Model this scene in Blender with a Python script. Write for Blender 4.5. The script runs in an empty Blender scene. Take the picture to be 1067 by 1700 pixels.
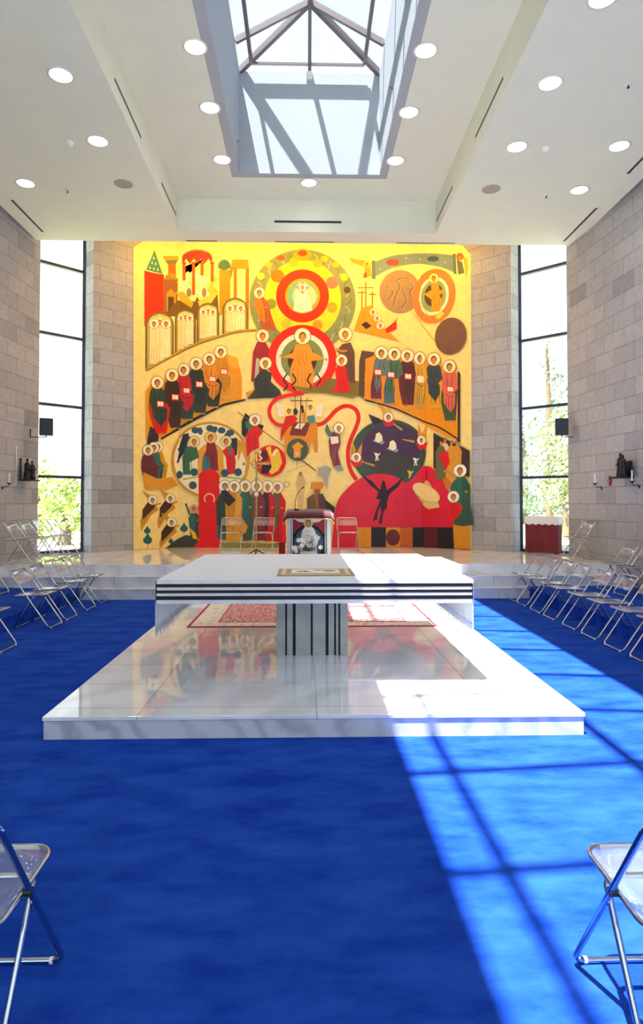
import bpy, bmesh, math, random
from mathutils import Vector, Matrix

S = bpy.context.scene
C = S.collection
PI = math.pi

# ------------------------------------------------------------------ camera
FPX, CAM_H = 1067.0, 1.643
YAW, PITCH, PCY = math.atan(26.5 / 1067), math.radians(1.4), 808.0
cd = bpy.data.cameras.new('camera')
cam = bpy.data.objects.new('camera', cd)
C.objects.link(cam)
S.camera = cam
cam.location = (0, 0, CAM_H)
cam.rotation_euler = (PI / 2 + PITCH, 0, -YAW)
cd.sensor_fit = 'HORIZONTAL'
cd.sensor_width = 36.0
cd.lens = 36.0 * FPX / 1067.0
cd.shift_y = -(850.0 - PCY) / 1067.0
cd.clip_start = 0.05
cd.clip_end = 300

# ------------------------------------------------------------------ world, sun, exposure
S.view_settings.view_transform = 'Standard'
S.view_settings.look = 'None'
S.view_settings.gamma = 1.0
S.view_settings.exposure = 0.35
S.view_settings.use_curve_mapping = False
S.cycles.use_denoising = True
S.cycles.max_bounces = 10
S.cycles.diffuse_bounces = 6
S.cycles.glossy_bounces = 5
S.cycles.transparent_max_bounces = 24
S.cycles.sample_clamp_indirect = 8.0

SKY_STRENGTH = 1.7
SUN_STRENGTH = 36.0
SUN_Y = 0.20                # how far the sun leans towards the mural per metre of fall
DOWNLIGHT = 12.0
LAMP_W = 18.0
WASH_W = 190.0

w = bpy.data.worlds.new('sky')
S.world = w
w.use_nodes = True
nt = w.node_tree
nt.nodes.clear()
wo = nt.nodes.new('ShaderNodeOutputWorld')
bg = nt.nodes.new('ShaderNodeBackground')
tc = nt.nodes.new('ShaderNodeTexCoord')
ns = nt.nodes.new('ShaderNodeTexNoise')
ns.inputs['Scale'].default_value = 3.0
ns.inputs['Detail'].default_value = 5.0
cr = nt.nodes.new('ShaderNodeValToRGB')
cr.color_ramp.elements[0].position = 0.40
cr.color_ramp.elements[0].color = (0.62, 0.80, 1.0, 1)
cr.color_ramp.elements[1].position = 0.62
cr.color_ramp.elements[1].color = (0.93, 0.97, 1.0, 1)
nt.links.new(tc.outputs['Generated'], ns.inputs['Vector'])
nt.links.new(ns.outputs['Fac'], cr.inputs['Fac'])
nt.links.new(cr.outputs['Color'], bg.inputs['Color'])
bg.inputs['Strength'].default_value = SKY_STRENGTH
nt.links.new(bg.outputs[0], wo.inputs[0])

sd = bpy.data.lights.new('sun', 'SUN')
sd.energy = SUN_STRENGTH
sd.angle = math.radians(0.55)
sd.color = (1.0, 0.96, 0.9)
so = bpy.data.objects.new('sun', sd)
C.objects.link(so)
so.location = (0, 4, 20)
so.rotation_euler = Vector((0.196, SUN_Y, -1.0)).to_track_quat('-Z', 'Y').to_euler()

# warm wall washers hidden in the gap between ceiling edge and mural
for i, x in enumerate((-2.6, -1.0, 0.8, 2.4)):
    ld = bpy.data.lights.new('wall_washer', 'AREA')
    ld.shape = 'RECTANGLE'
    ld.size, ld.size_y = 1.3, 0.08
    ld.energy = WASH_W / 4
    ld.color = (1.0, 0.50, 0.05)
    lo = bpy.data.objects.new('wall_washer', ld)
    C.objects.link(lo)
    lo.location = (x, 14.05, 8.1)
    lo.rotation_euler = Vector((0.0, 1.75, -2.2)).to_track_quat('-Z', 'Y').to_euler()

# ------------------------------------------------------------------ helpers
def lin(c):
    return tuple((v / 12.92 if v <= 0.04045 else ((v + 0.055) / 1.055) ** 2.4) for v in c)

def hexc(h):
    return lin(tuple(int(h[i:i + 2], 16) / 255 for i in (0, 2, 4)))

def mat(name, col, rough=0.5, metal=0.0, noise=0.0, nscale=8.0, spec=0.5, coat=0.0, emit=None, bump=0.0, bscale=60.0, sheen=0.0):
    m = bpy.data.materials.new(name)
    m.use_nodes = True
    n = m.node_tree
    b = n.nodes['Principled BSDF']
    b.inputs['Base Color'].default_value = (*col, 1)
    b.inputs['Roughness'].default_value = rough
    b.inputs['Metallic'].default_value = metal
    b.inputs['Specular IOR Level'].default_value = spec
    b.inputs['Coat Weight'].default_value = coat
    b.inputs['Sheen Weight'].default_value = sheen
    if emit:
        b.inputs['Emission Color'].default_value = (*emit[0], 1)
        b.inputs['Emission Strength'].default_value = emit[1]
    t = n.nodes.new('ShaderNodeTexCoord')
    if noise > 0:
        x = n.nodes.new('ShaderNodeTexNoise')
        x.inputs['Scale'].default_value = nscale
        x.inputs['Detail'].default_value = 5
        r = n.nodes.new('ShaderNodeValToRGB')
        r.color_ramp.elements[0].position = 0.32
        r.color_ramp.elements[1].position = 0.68
        r.color_ramp.elements[0].color = (*[v * (1 - noise) for v in col], 1)
        r.color_ramp.elements[1].color = (*[min(1, v * (1 + noise)) for v in col], 1)
        n.links.new(t.outputs['Object'], x.inputs['Vector'])
        n.links.new(x.outputs['Fac'], r.inputs['Fac'])
        n.links.new(r.outputs['Color'], b.inputs['Base Color'])
    if bump > 0:
        x = n.nodes.new('ShaderNodeTexNoise')
        x.inputs['Scale'].default_value = bscale
        x.inputs['Detail'].default_value = 3
        bp = n.nodes.new('ShaderNodeBump')
        bp.inputs['Strength'].default_value = bump
        bp.inputs['Distance'].default_value = 0.01
        n.links.new(t.outputs['Object'], x.inputs['Vector'])
        n.links.new(x.outputs['Fac'], bp.inputs['Height'])
        n.links.new(bp.outputs['Normal'], b.inputs['Normal'])
    return m

def stone_mat():
    m = bpy.data.materials.new('stone_blocks')
    m.use_nodes = True
    n = m.node_tree
    b = n.nodes['Principled BSDF']
    b.inputs['Roughness'].default_value = 0.75
    uv = n.nodes.new('ShaderNodeUVMap')
    br = n.nodes.new('ShaderNodeTexBrick')
    br.offset = 0.5
    br.inputs['Scale'].default_value = 1.0
    br.inputs['Brick Width'].default_value = 0.64
    br.inputs['Row Height'].default_value = 0.3135
    br.inputs['Mortar Size'].default_value = 0.0045
    br.inputs['Mortar Smooth'].default_value = 0.1
    br.inputs['Bias'].default_value = -0.2
    br.inputs['Color1'].default_value = (*hexc('AEB0B4'), 1)
    br.inputs['Color2'].default_value = (*hexc('9C9EA2'), 1)
    br.inputs['Mortar'].default_value = (*hexc('726C66'), 1)
    mp = n.nodes.new('ShaderNodeMapping')
    mp.inputs['Location'].default_value = (0.13, -0.045, 0)
    n.links.new(uv.outputs['UV'], mp.inputs['Vector'])
    n.links.new(mp.outputs['Vector'], br.inputs['Vector'])
    # a few darker single blocks
    br2 = n.nodes.new('ShaderNodeTexBrick')
    br2.offset = 0.5
    for k in ('Scale', 'Brick Width', 'Row Height'):
        br2.inputs[k].default_value = br.inputs[k].default_value
    br2.inputs['Mortar Size'].default_value = 0.0
    br2.inputs['Bias'].default_value = 0.0
    br2.inputs['Color1'].default_value = (1, 1, 1, 1)
    br2.inputs['Color2'].default_value = (0, 0, 0, 1)
    n.links.new(mp.outputs['Vector'], br2.inputs['Vector'])
    rp = n.nodes.new('ShaderNodeValToRGB')
    rp.color_ramp.elements[0].position = 0.02
    rp.color_ramp.elements[0].color = (0.82, 0.82, 0.84, 1)
    rp.color_ramp.elements[1].position = 0.16
    rp.color_ramp.elements[1].color = (1, 1, 1, 1)
    n.links.new(br2.outputs['Color'], rp.inputs['Fac'])
    mx = n.nodes.new('ShaderNodeMixRGB')
    mx.blend_type = 'MULTIPLY'
    mx.inputs['Fac'].default_value = 1.0
    n.links.new(br.outputs['Color'], mx.inputs['Color1'])
    n.links.new(rp.outputs['Color'], mx.inputs['Color2'])
    no = n.nodes.new('ShaderNodeTexNoise')
    no.inputs['Scale'].default_value = 9
    no.inputs['Detail'].default_value = 6
    n.links.new(mp.outputs['Vector'], no.inputs['Vector'])
    r2 = n.nodes.new('ShaderNodeValToRGB')
    r2.color_ramp.elements[0].position = 0.3
    r2.color_ramp.elements[0].color = (0.88, 0.88, 0.88, 1)
    r2.color_ramp.elements[1].position = 0.7
    r2.color_ramp.elements[1].color = (1.06, 1.05, 1.04, 1)
    n.links.new(no.outputs['Fac'], r2.inputs['Fac'])
    m2 = n.nodes.new('ShaderNodeMixRGB')
    m2.blend_type = 'MULTIPLY'
    m2.inputs['Fac'].default_value = 1.0
    n.links.new(mx.outputs['Color'], m2.inputs['Color1'])
    n.links.new(r2.outputs['Color'], m2.inputs['Color2'])
    n.links.new(m2.outputs['Color'], b.inputs['Base Color'])
    bp = n.nodes.new('ShaderNodeBump')
    bp.inputs['Strength'].default_value = 0.35
    bp.inputs['Distance'].default_value = 0.01
    bp.invert = True
    n.links.new(br.outputs['Fac'], bp.inputs['Height'])
    n.links.new(bp.outputs['Normal'], b.inputs['Normal'])
    return m

def marble_mat(name, base, vein, rough=0.07, tile=(1.2, 0.8), joint=0.006, vscale=1.6, amount=0.5):
    m = bpy.data.materials.new(name)
    m.use_nodes = True
    n = m.node_tree
    b = n.nodes['Principled BSDF']
    b.inputs['Roughness'].default_value = rough
    b.inputs['Specular IOR Level'].default_value = 0.6
    tcn = n.nodes.new('ShaderNodeTexCoord')
    mp = n.nodes.new('ShaderNodeMapping')
    mp.inputs['Rotation'].default_value = (0.3, 0.5, 0.6)
    n.links.new(tcn.outputs['Object'], mp.inputs['Vector'])
    no = n.nodes.new('ShaderNodeTexNoise')
    no.inputs['Scale'].default_value = 1.1
    no.inputs['Detail'].default_value = 8
    no.inputs['Distortion'].default_value = 0.4
    n.links.new(mp.outputs['Vector'], no.inputs['Vector'])
    wv = n.nodes.new('ShaderNodeTexWave')
    wv.inputs['Scale'].default_value = vscale
    wv.inputs['Distortion'].default_value = 9.0
    wv.inputs['Detail'].default_value = 4.0
    wv.inputs['Detail Scale'].default_value = 1.6
    n.links.new(mp.outputs['Vector'], wv.inputs['Vector'])
    mu = n.nodes.new('ShaderNodeMath')
    mu.operation = 'MULTIPLY'
    n.links.new(no.outputs['Fac'], mu.inputs[0])
    n.links.new(wv.outputs['Fac'], mu.inputs[1])
    r = n.nodes.new('ShaderNodeValToRGB')
    r.color_ramp.elements[0].position = 0.18
    r.color_ramp.elements[0].color = (*base, 1)
    r.color_ramp.elements[1].position = 0.62
    r.color_ramp.elements[1].color = (*[base[i] * (1 - amount) + vein[i] * amount for i in range(3)], 1)
    n.links.new(mu.outputs[0], r.inputs['Fac'])
    col = r.outputs['Color']
    if tile:
        uv = n.nodes.new('ShaderNodeUVMap')
        br = n.nodes.new('ShaderNodeTexBrick')
        br.offset = 0.0
        br.inputs['Scale'].default_value = 1.0
        br.inputs['Brick Width'].default_value = tile[0]
        br.inputs['Row Height'].default_value = tile[1]
        br.inputs['Mortar Size'].default_value = joint
        br.inputs['Color1'].default_value = (1, 1, 1, 1)
        br.inputs['Color2'].default_value = (0.9, 0.9, 0.92, 1)
        br.inputs['Mortar'].default_value = (0.62, 0.6, 0.6, 1)
        n.links.new(uv.outputs['UV'], br.inputs['Vector'])
        mx = n.nodes.new('ShaderNodeMixRGB')
        mx.blend_type = 'MULTIPLY'
        mx.inputs['Fac'].default_value = 1
        n.links.new(col, mx.inputs['Color1'])
        n.links.new(br.outputs['Color'], mx.inputs['Color2'])
        col = mx.outputs['Color']
    n.links.new(col, b.inputs['Base Color'])
    return m

def carpet_mat():
    m = bpy.data.materials.new('blue_carpet')
    m.use_nodes = True
    n = m.node_tree
    b = n.nodes['Principled BSDF']
    b.inputs['Roughness'].default_value = 0.95
    b.inputs['Specular IOR Level'].default_value = 0.03
    b.inputs['Sheen Weight'].default_value = 0.02
    b.inputs['Sheen Tint'].default_value = (0.3, 0.6, 1, 1)
    tcn = n.nodes.new('ShaderNodeTexCoord')
    mp = n.nodes.new('ShaderNodeMapping')
    mp.inputs['Scale'].default_value = (1, 2.2, 1)
    n.links.new(tcn.outputs['Object'], mp.inputs['Vector'])
    a = n.nodes.new('ShaderNodeTexNoise')
    a.inputs['Scale'].default_value = 2.3
    a.inputs['Detail'].default_value = 7
    a.inputs['Roughness'].default_value = 0.65
    n.links.new(mp.outputs['Vector'], a.inputs['Vector'])
    r = n.nodes.new('ShaderNodeValToRGB')
    r.color_ramp.elements[0].position = 0.3
    r.color_ramp.elements[0].color = (0.003, 0.030, 0.31, 1)
    r.color_ramp.elements[1].position = 0.72
    r.color_ramp.elements[1].color = (0.022, 0.090, 0.50, 1)
    n.links.new(a.outputs['Fac'], r.inputs['Fac'])
    n.links.new(r.outputs['Color'], b.inputs['Base Color'])
    f = n.nodes.new('ShaderNodeTexNoise')
    f.inputs['Scale'].default_value = 260
    n.links.new(tcn.outputs['Object'], f.inputs['Vector'])
    bp = n.nodes.new('ShaderNodeBump')
    bp.inputs['Strength'].default_value = 0.6
    bp.inputs['Distance'].default_value = 0.006
    n.links.new(f.outputs['Fac'], bp.inputs['Height'])
    n.links.new(bp.outputs['Normal'], b.inputs['Normal'])
    return m

def glass_mat(name, tint=(1, 1, 1), ior=1.45, rough=0.0, gloss=1.0, haze=0.0):
    m = bpy.data.materials.new(name)
    m.use_nodes = True
    n = m.node_tree
    n.nodes.clear()
    o = n.nodes.new('ShaderNodeOutputMaterial')
    t = n.nodes.new('ShaderNodeBsdfTransparent')
    t.inputs['Color'].default_value = (*tint, 1)
    g = n.nodes.new('ShaderNodeBsdfGlossy')
    g.inputs['Roughness'].default_value = rough
    g.inputs['Color'].default_value = (gloss, gloss, gloss, 1)
    lw = n.nodes.new('ShaderNodeLayerWeight')
    pw = n.nodes.new('ShaderNodeMath')
    pw.operation = 'POWER'
    pw.inputs[1].default_value = 4.0
    ma = n.nodes.new('ShaderNodeMath')
    ma.operation = 'MULTIPLY_ADD'
    f0 = ((ior - 1) / (ior + 1)) ** 2 * 1.6
    ma.inputs[1].default_value = 0.85
    ma.inputs[2].default_value = f0
    n.links.new(lw.outputs['Facing'], pw.inputs[0])
    n.links.new(pw.outputs[0], ma.inputs[0])
    mx = n.nodes.new('ShaderNodeMixShader')
    n.links.new(ma.outputs[0], mx.inputs['Fac'])
    last = t.outputs[0]
    if haze > 0:
        d = n.nodes.new('ShaderNodeBsdfDiffuse')
        d.inputs['Color'].default_value = (0.8, 0.85, 0.9, 1)
        m3 = n.nodes.new('ShaderNodeMixShader')
        m3.inputs['Fac'].default_value = haze
        n.links.new(t.outputs[0], m3.inputs[1])
        n.links.new(d.outputs[0], m3.inputs[2])
        last = m3.outputs[0]
    n.links.new(last, mx.inputs[1])
    n.links.new(g.outputs[0], mx.inputs[2])
    n.links.new(mx.outputs[0], o.inputs['Surface'])
    return m

class MB:
    """collects shapes and links them as one mesh object"""
    def __init__(self):
        self.v, self.f, self.mi, self.sm = [], [], [], []
    def add(self, vs, fs, mi=0, smooth=False):
        o = len(self.v)
        self.v += [tuple(p) for p in vs]
        for f in fs:
            self.f.append([i + o for i in f])
            self.mi.append(mi)
            self.sm.append(smooth)
        return self
    def box(self, a, b, mi=0):
        x0, y0, z0 = a
        x1, y1, z1 = b
        vs = [(x0, y0, z0), (x1, y0, z0), (x1, y1, z0), (x0, y1, z0), (x0, y0, z1), (x1, y0, z1), (x1, y1, z1), (x0, y1, z1)]
        return self.add(vs, [(0, 3, 2, 1), (4, 5, 6, 7), (0, 1, 5, 4), (1, 2, 6, 5), (2, 3, 7, 6), (3, 0, 4, 7)], mi)
    def prism(self, pts, z0, z1, mi=0):
        """plan polygon, counter-clockwise, extruded upwards"""
        n = len(pts)
        ar = sum(pts[i][0] * pts[(i + 1) % n][1] - pts[(i + 1) % n][0] * pts[i][1] for i in range(n))
        if ar < 0:
            pts = pts[::-1]
        vs = [(p[0], p[1], z0) for p in pts] + [(p[0], p[1], z1) for p in pts]
        fs = [tuple(range(n))[::-1], tuple(range(n, 2 * n))]
        fs += [(i, (i + 1) % n, (i + 1) % n + n, i + n) for i in range(n)]
        return self.add(vs, fs, mi)
    def tube(self, path, r, n=8, closed=False, mi=0, taper=None):
        P = [Vector(p) for p in path]
        L = len(P)
        vs = []
        up = None
        for i, p in enumerate(P):
            if closed:
                d = (P[(i + 1) % L] - P[i - 1]).normalized()
            else:
                d = (P[min(i + 1, L - 1)] - P[max(i - 1, 0)]).normalized()
            if up is None:
                up = d.orthogonal().normalized()
            else:
                up = (up - d * up.dot(d))
                up = up.normalized() if up.length > 1e-6 else d.orthogonal().normalized()
            s = d.cross(up)
            rr = r if taper is None else r * taper[i]
            for k in range(n):
                a = 2 * PI * k / n
                vs.append(p + (up * math.cos(a) + s * math.sin(a)) * rr)
        fs = []
        for i in range(L if closed else L - 1):
            j = (i + 1) % L
            for k in range(n):
                k2 = (k + 1) % n
                fs.append((i * n + k, i * n + k2, j * n + k2, j * n + k))
        self.add(vs, fs, mi, True)
        if not closed:
            self.add(vs[:n], [tuple(range(n))[::-1]], mi)
            self.add(vs[-n:], [tuple(range(n))], mi)
        return self
    def lathe(self, prof, c=(0, 0, 0), n=24, mi=0, smooth=True, caps=True):
        """profile of (radius, z) turned about the vertical"""
        vs, fs = [], []
        for r, z in prof:
            for k in range(n):
                a = 2 * PI * k / n
                vs.append((c[0] + r * math.cos(a), c[1] + r * math.sin(a), c[2] + z))
        for i in range(len(prof) - 1):
            for k in range(n):
                k2 = (k + 1) % n
                fs.append((i * n + k, i * n + k2, (i + 1) * n + k2, (i + 1) * n + k))
        self.add(vs, fs, mi, smooth)
        if caps:
            self.add(vs[:n], [tuple(range(n))[::-1]], mi)
            self.add(vs[-n:], [tuple(range(n))], mi)
        return self
    def blob(self, c, r, mi=0, n=12, m=8):
        prof_v, fs = [], []
        rx, ry, rz = r if isinstance(r, tuple) else (r, r, r)
        for i in range(m + 1):
            t = PI * i / m
            for k in range(n):
                a = 2 * PI * k / n
                prof_v.append((c[0] + rx * math.sin(t) * math.cos(a), c[1] + ry * math.sin(t) * math.sin(a), c[2] - rz * math.cos(t)))
        for i in range(m):
            for k in range(n):
                k2 = (k + 1) % n
                fs.append((i * n + k, i * n + k2, (i + 1) * n + k2, (i + 1) * n + k))
        return self.add(prof_v, fs, mi, True)
    def build(self, name, mats, parent=None, uv=False, bevel=0.0):
        me = bpy.data.meshes.new(name)
        me.from_pydata(self.v, [], self.f)
        if not isinstance(mats, (list, tuple)):
            mats = [mats]
        for m in mats:
            me.materials.append(m)
        me.polygons.foreach_set('material_index', self.mi)
        me.polygons.foreach_set('use_smooth', self.sm)
        if uv:
            me.update()
            ul = me.uv_layers.new(name='UVMap')
            for p in me.polygons:
                nrm = p.normal
                for li in p.loop_indices:
                    co = me.vertices[me.loops[li].vertex_index].co
                    if abs(nrm.z) < 0.5:
                        t = Vector((-nrm.y, nrm.x, 0)).normalized()
                        ul.data[li].uv = (co.x * t.x + co.y * t.y, co.z)
                    else:
                        ul.data[li].uv = (co.x, co.y)
        me.update()
        o = bpy.data.objects.new(name, me)
        C.objects.link(o)
        if parent is not None:
            o.parent = parent
        if bevel:
            md = o.modifiers.new('bevel', 'BEVEL')
            md.width = bevel
            md.segments = 2
            md.limit_method = 'ANGLE'
        return o

def tag(o, label, cat, group=None, kind=None):
    o['label'] = label
    o['category'] = cat
    if group:
        o['group'] = group
    if kind:
        o['kind'] = kind
    return o

def struct(o, label=None):
    o['kind'] = 'structure'
    if label:
        o['label'] = label
    return o

def thing(name, label, cat, loc=(0, 0, 0), rotz=0.0, group=None):
    o = bpy.data.objects.new(name, None)
    o.empty_display_size = 0.1
    C.objects.link(o)
    o.location = loc
    o.rotation_euler = (0, 0, rotz)
    return tag(o, label, cat, group)

def dup(root, loc, rotz, label, group=None):
    r = root.copy()
    C.objects.link(r)
    r.location = loc
    r.rotation_euler = (0, 0, rotz)
    r['label'] = label
    if group:
        r['group'] = group
    for ch in list(root.children):
        c = ch.copy()
        C.objects.link(c)
        c.parent = r
        for g in list(ch.children):
            d = g.copy()
            C.objects.link(d)
            d.parent = c
    return r

def rrect(w, d, r, n=5):
    """rounded rectangle outline in 2D, centred"""
    out = []
    for cx, cy, a0 in ((w / 2 - r, d / 2 - r, 0), (-w / 2 + r, d / 2 - r, PI / 2), (-w / 2 + r, -d / 2 + r, PI), (w / 2 - r, -d / 2 + r, 1.5 * PI)):
        for i in range(n + 1):
            a = a0 + PI / 2 * i / n
            out.append((cx + r * math.cos(a), cy + r * math.sin(a)))
    return out

# ------------------------------------------------------------------ materials
M_stone = stone_mat()
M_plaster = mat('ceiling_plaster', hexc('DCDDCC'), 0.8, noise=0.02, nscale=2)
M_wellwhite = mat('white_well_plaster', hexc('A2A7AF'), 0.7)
M_marble = marble_mat('white_marble', hexc('F3F2F4'), hexc('A0A1AE'), rough=0.025, tile=(1.25, 0.62), vscale=0.7, amount=0.28)
M_marble_edge = marble_mat('veined_marble', hexc('CDCDD4'), hexc('8F919E'), rough=0.25, tile=None, vscale=1.6, amount=0.6)
M_marble_step = marble_mat('step_marble', hexc('DCDCE0'), hexc('A0A1AA'), rough=0.08, tile=(1.1, 3.0), vscale=0.8, amount=0.4)
M_altar = marble_mat('altar_marble', hexc('D6D6D8'), hexc('B4B4BC'), rough=0.18, tile=None, amount=0.3)
M_altar_col = marble_mat('altar_column_marble', hexc('A6AAA5'), hexc('8A8F8A'), rough=0.12, tile=None, amount=0.3)
M_black = mat('black_marble', (0.006, 0.004, 0.007), 0.35, spec=0.25)
M_carpet = carpet_mat()
M_chrome = mat('chrome_tube', (0.50, 0.52, 0.57), 0.12, 1.0)
M_acrylic = glass_mat('clear_acrylic', (0.94, 0.96, 0.98), 1.5, 0.04, haze=0.07)
M_frame = mat('dark_window_metal', hexc('3C4658'), 0.4, 0.3)
M_skyframe = mat('brown_grey_skylight_metal', hexc('6E6468'), 0.45, 0.2)
M_glass = glass_mat('window_glass', (0.96, 0.985, 0.98), 1.35)
M_skyglass = glass_mat('skylight_glass', (0.50, 0.545, 0.58), 1.35)
M_lamp = mat('lamp_diffuser', (1, 1, 1), 0.5, emit=((1.0, 0.97, 0.9), DOWNLIGHT))
M_white = mat('white_enamel', (0.82, 0.82, 0.8), 0.4)
M_darkslot = mat('black_slot', (0.01, 0.01, 0.01), 0.8)
M_grille = mat('tan_grille', hexc('A79E8E'), 0.8, bump=0.3, bscale=300)
M_speaker = mat('speaker_black', hexc('2C3038'), 0.6)
M_bronze = mat('dark_bronze', hexc('2C2A30'), 0.42, 0.5, noise=0.3, nscale=30)
M_wax = mat('white_wax', (0.85, 0.85, 0.82), 0.4)
M_iron = mat('black_iron', (0.02, 0.02, 0.022), 0.5, 0.6)
M_brass = mat('aged_gilt_metal', hexc('B59A5A'), 0.3, 0.9)

# ------------------------------------------------------------------ room shell
ZT = 8.3
FLx, FRx, YB = -3.11, 2.885, 15.85
CL, CRr = (-5.53, 13.43), (5.474, 13.26)          # corners where side walls begin
RL, RR = (-4.704, 14.258), (4.585, 14.15)         # inner edges of the stone beside the windows
G = 0.41 * math.sqrt(0.5)
D = 0.54                                           # dais height

MB().prism([(FLx, YB), (FRx, YB), (FRx, YB + 0.4), (FLx, YB + 0.4)], 0, ZT).build('wall_back', M_stone, uv=True)['kind'] = 'structure'
MB().prism([(FLx, YB), RL, (RL[0] - G, RL[1] + G), (FLx - 0.01, YB + 0.4 + 0.1)], 0, ZT).build('wall_back_left', M_stone, uv=True)['kind'] = 'structure'
MB().prism([(FRx, YB), RR, (RR[0] + G, RR[1] + G), (FRx + 0.01, YB + 0.4 + 0.1)], 0, ZT).build('wall_back_right', M_stone, uv=True)['kind'] = 'structure'
YN = -3.6
def sx(c, s, y):
    return c[0] + s * 0.085 * (c[1] - y)
MB().prism([CL, (CL[0] - 0.42, CL[1] + 0.15), (sx(CL, -1, YN) - 0.42, YN), (sx(CL, -1, YN), YN)], 0, ZT).build('wall_left', M_stone, uv=True)['kind'] = 'structure'
MB().prism([CRr, (CRr[0] + 0.42, CRr[1] + 0.15), (sx(CRr, 1, YN) + 0.42, YN), (sx(CRr, 1, YN), YN)], 0, ZT).build('wall_right', M_stone, uv=True)['kind'] = 'structure'
# wall behind the viewer with a wide glazed opening
w4 = MB()
w4.box((-7.6, YN - 0.4, 0), (-6.2, YN, ZT)).box((6.2, YN - 0.4, 0), (7.6, YN, ZT)).box((-6.2, YN - 0.4, 6.6), (6.2, YN, ZT))
struct(w4.build('wall_front', M_stone, uv=True))
fm_ = MB()
for x in (-6.15, -4.1, -2.05, 0.0, 2.05, 4.1, 6.15):
    fm_.box((x - 0.04, YN - 0.25, 0), (x + 0.04, YN - 0.15, 6.6))
for z in (0.04, 2.3, 4.5, 6.56):
    fm_.box((-6.2, YN - 0.25, z - 0.04), (6.2, YN - 0.15, z + 0.04))
wf = struct(fm_.build('window_4', M_frame))
MB().box((-6.2, YN - 0.205, 0), (6.2, YN - 0.195, 6.6)).build('pane', M_glass, wf)

# floors
struct(MB().box((-7.4, YN, -0.1), (7.4, 11.6, 0)).build('floor', M_carpet))
for nm, x0, x1, sgn in (('floor_tier_left', -3.80, CL, -1), ('floor_tier_right', 3.84, CRr, 1)):
    struct(MB().prism([(x0, YN), (x0, 11.2), (sx(x1, sgn, 11.2), 11.2), (sx(x1, sgn, YN), YN)], 0, 0.18).build(nm, M_carpet))
st = MB()
st.box((-3.80, 10.96, 0.0), (3.84, 11.6, 0.155))
st.box((-3.80, 10.95, 0.155), (3.84, 11.6, 0.18))
st.prism([(-5.72, 11.21), (5.67, 11.21), (5.67, 11.7), (-5.70, 11.7)], 0.18, 0.335)
st.prism([(-5.72, 11.2), (5.67, 11.2), (5.67, 11.7), (-5.70, 11.7)], 0.335, 0.36)
struct(st.build('floor_steps', M_marble_step, uv=True))
dz = MB()
dplan = lambda yf: [(-5.70, yf), (sx(CRr, 1, yf), yf), CRr, (CRr[0] + 0.36, CRr[1] + 0.11), (RR[0] + G + 0.02, RR[1] + G - 0.02), RR, (FRx, YB), (FLx, YB), RL, (RL[0] - G - 0.02, RL[1] + G - 0.02), (CL[0] - 0.36, CL[1] + 0.11), CL]
dz.prism(dplan(11.53), 0.36, D - 0.025)
dz.prism(dplan(11.52), D - 0.025, D)
struct(dz.build('floor_dais', M_marble, uv=True))

# ceiling slab with coffer and skylight well
def ringbox(mb, X0, X1, Y0, Y1, x0, x1, y0, y1, z0, z1):
    mb.box((X0, Y0, z0), (x0, Y1, z1)).box((x1, Y0, z0), (X1, Y1, z1))
    mb.box((x0, Y0, z0), (x1, y0, z1)).box((x0, y1, z0), (x1, Y1, z1))
    return mb
CX0, CX1, CY1, CZ, KZ = -2.52, 2.59, 12.61, 7.0, 7.64
WX0, WX1, WY0, WY1, WZ = -1.21, 1.35, -1.0, 11.6, 9.53
cl = MB()
ringbox(cl, -5.50, 5.57, YN, 13.15, CX0, CX1, -2.6, CY1, CZ, KZ)
ringbox(cl, CX0 - 0.2, CX1 + 0.2, -2.8, CY1 + 0.2, WX0 - 0.15, WX1 + 0.15, WY0 - 0.15, WY1 + 0.15, KZ, KZ + 0.1)
struct(cl.build('ceiling', M_plaster))
rf = MB()
ringbox(rf, -7.7, 7.7, YN - 0.5, 16.9, WX0 - 0.15, WX1 + 0.15, WY0 - 0.15, WY1 + 0.15, ZT, ZT + 0.2)
struct(rf.build('ceiling_upper', M_plaster))
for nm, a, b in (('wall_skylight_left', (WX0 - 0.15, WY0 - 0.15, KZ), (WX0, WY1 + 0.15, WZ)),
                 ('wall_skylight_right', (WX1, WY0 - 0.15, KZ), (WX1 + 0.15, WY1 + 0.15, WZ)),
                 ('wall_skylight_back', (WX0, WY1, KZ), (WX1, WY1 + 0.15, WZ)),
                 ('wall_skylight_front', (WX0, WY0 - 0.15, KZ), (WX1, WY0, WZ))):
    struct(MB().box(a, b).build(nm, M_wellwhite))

# skylight: hipped glass roof on dark bars
def beam(mb, p, q, wd, ht, up=(0, 0, 1)):
    p, q = Vector(p), Vector(q)
    d = (q - p).normalized()
    s = d.cross(Vector(up)).normalized()
    u = s.cross(d)
    vs = [e + s * a * wd / 2 + u * b * ht / 2 for e in (p, q) for a, b in ((-1, -1), (1, -1), (1, 1), (-1, 1))]
    return mb.add(vs, [(0, 1, 2, 3), (7, 6, 5, 4), (0, 4, 5, 1), (1, 5, 6, 2), (2, 6, 7, 3), (3, 7, 4, 0)])
AX, AY, AZ = 0.07, 10.83, 10.235
NY = WY0 + 0.8
zl = lambda x: WZ + (AZ - WZ) * (x - WX0) / (AX - WX0)
zr = lambda x: WZ + (AZ - WZ) * (WX1 - x) / (WX1 - AX)
sk = MB()
RY = lambda k: AY if k == 0 else 9.36 - 1.05 * (k - 1)
beam(sk, (AX, NY, AZ), (AX, AY, AZ), 0.08, 0.12)
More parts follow.
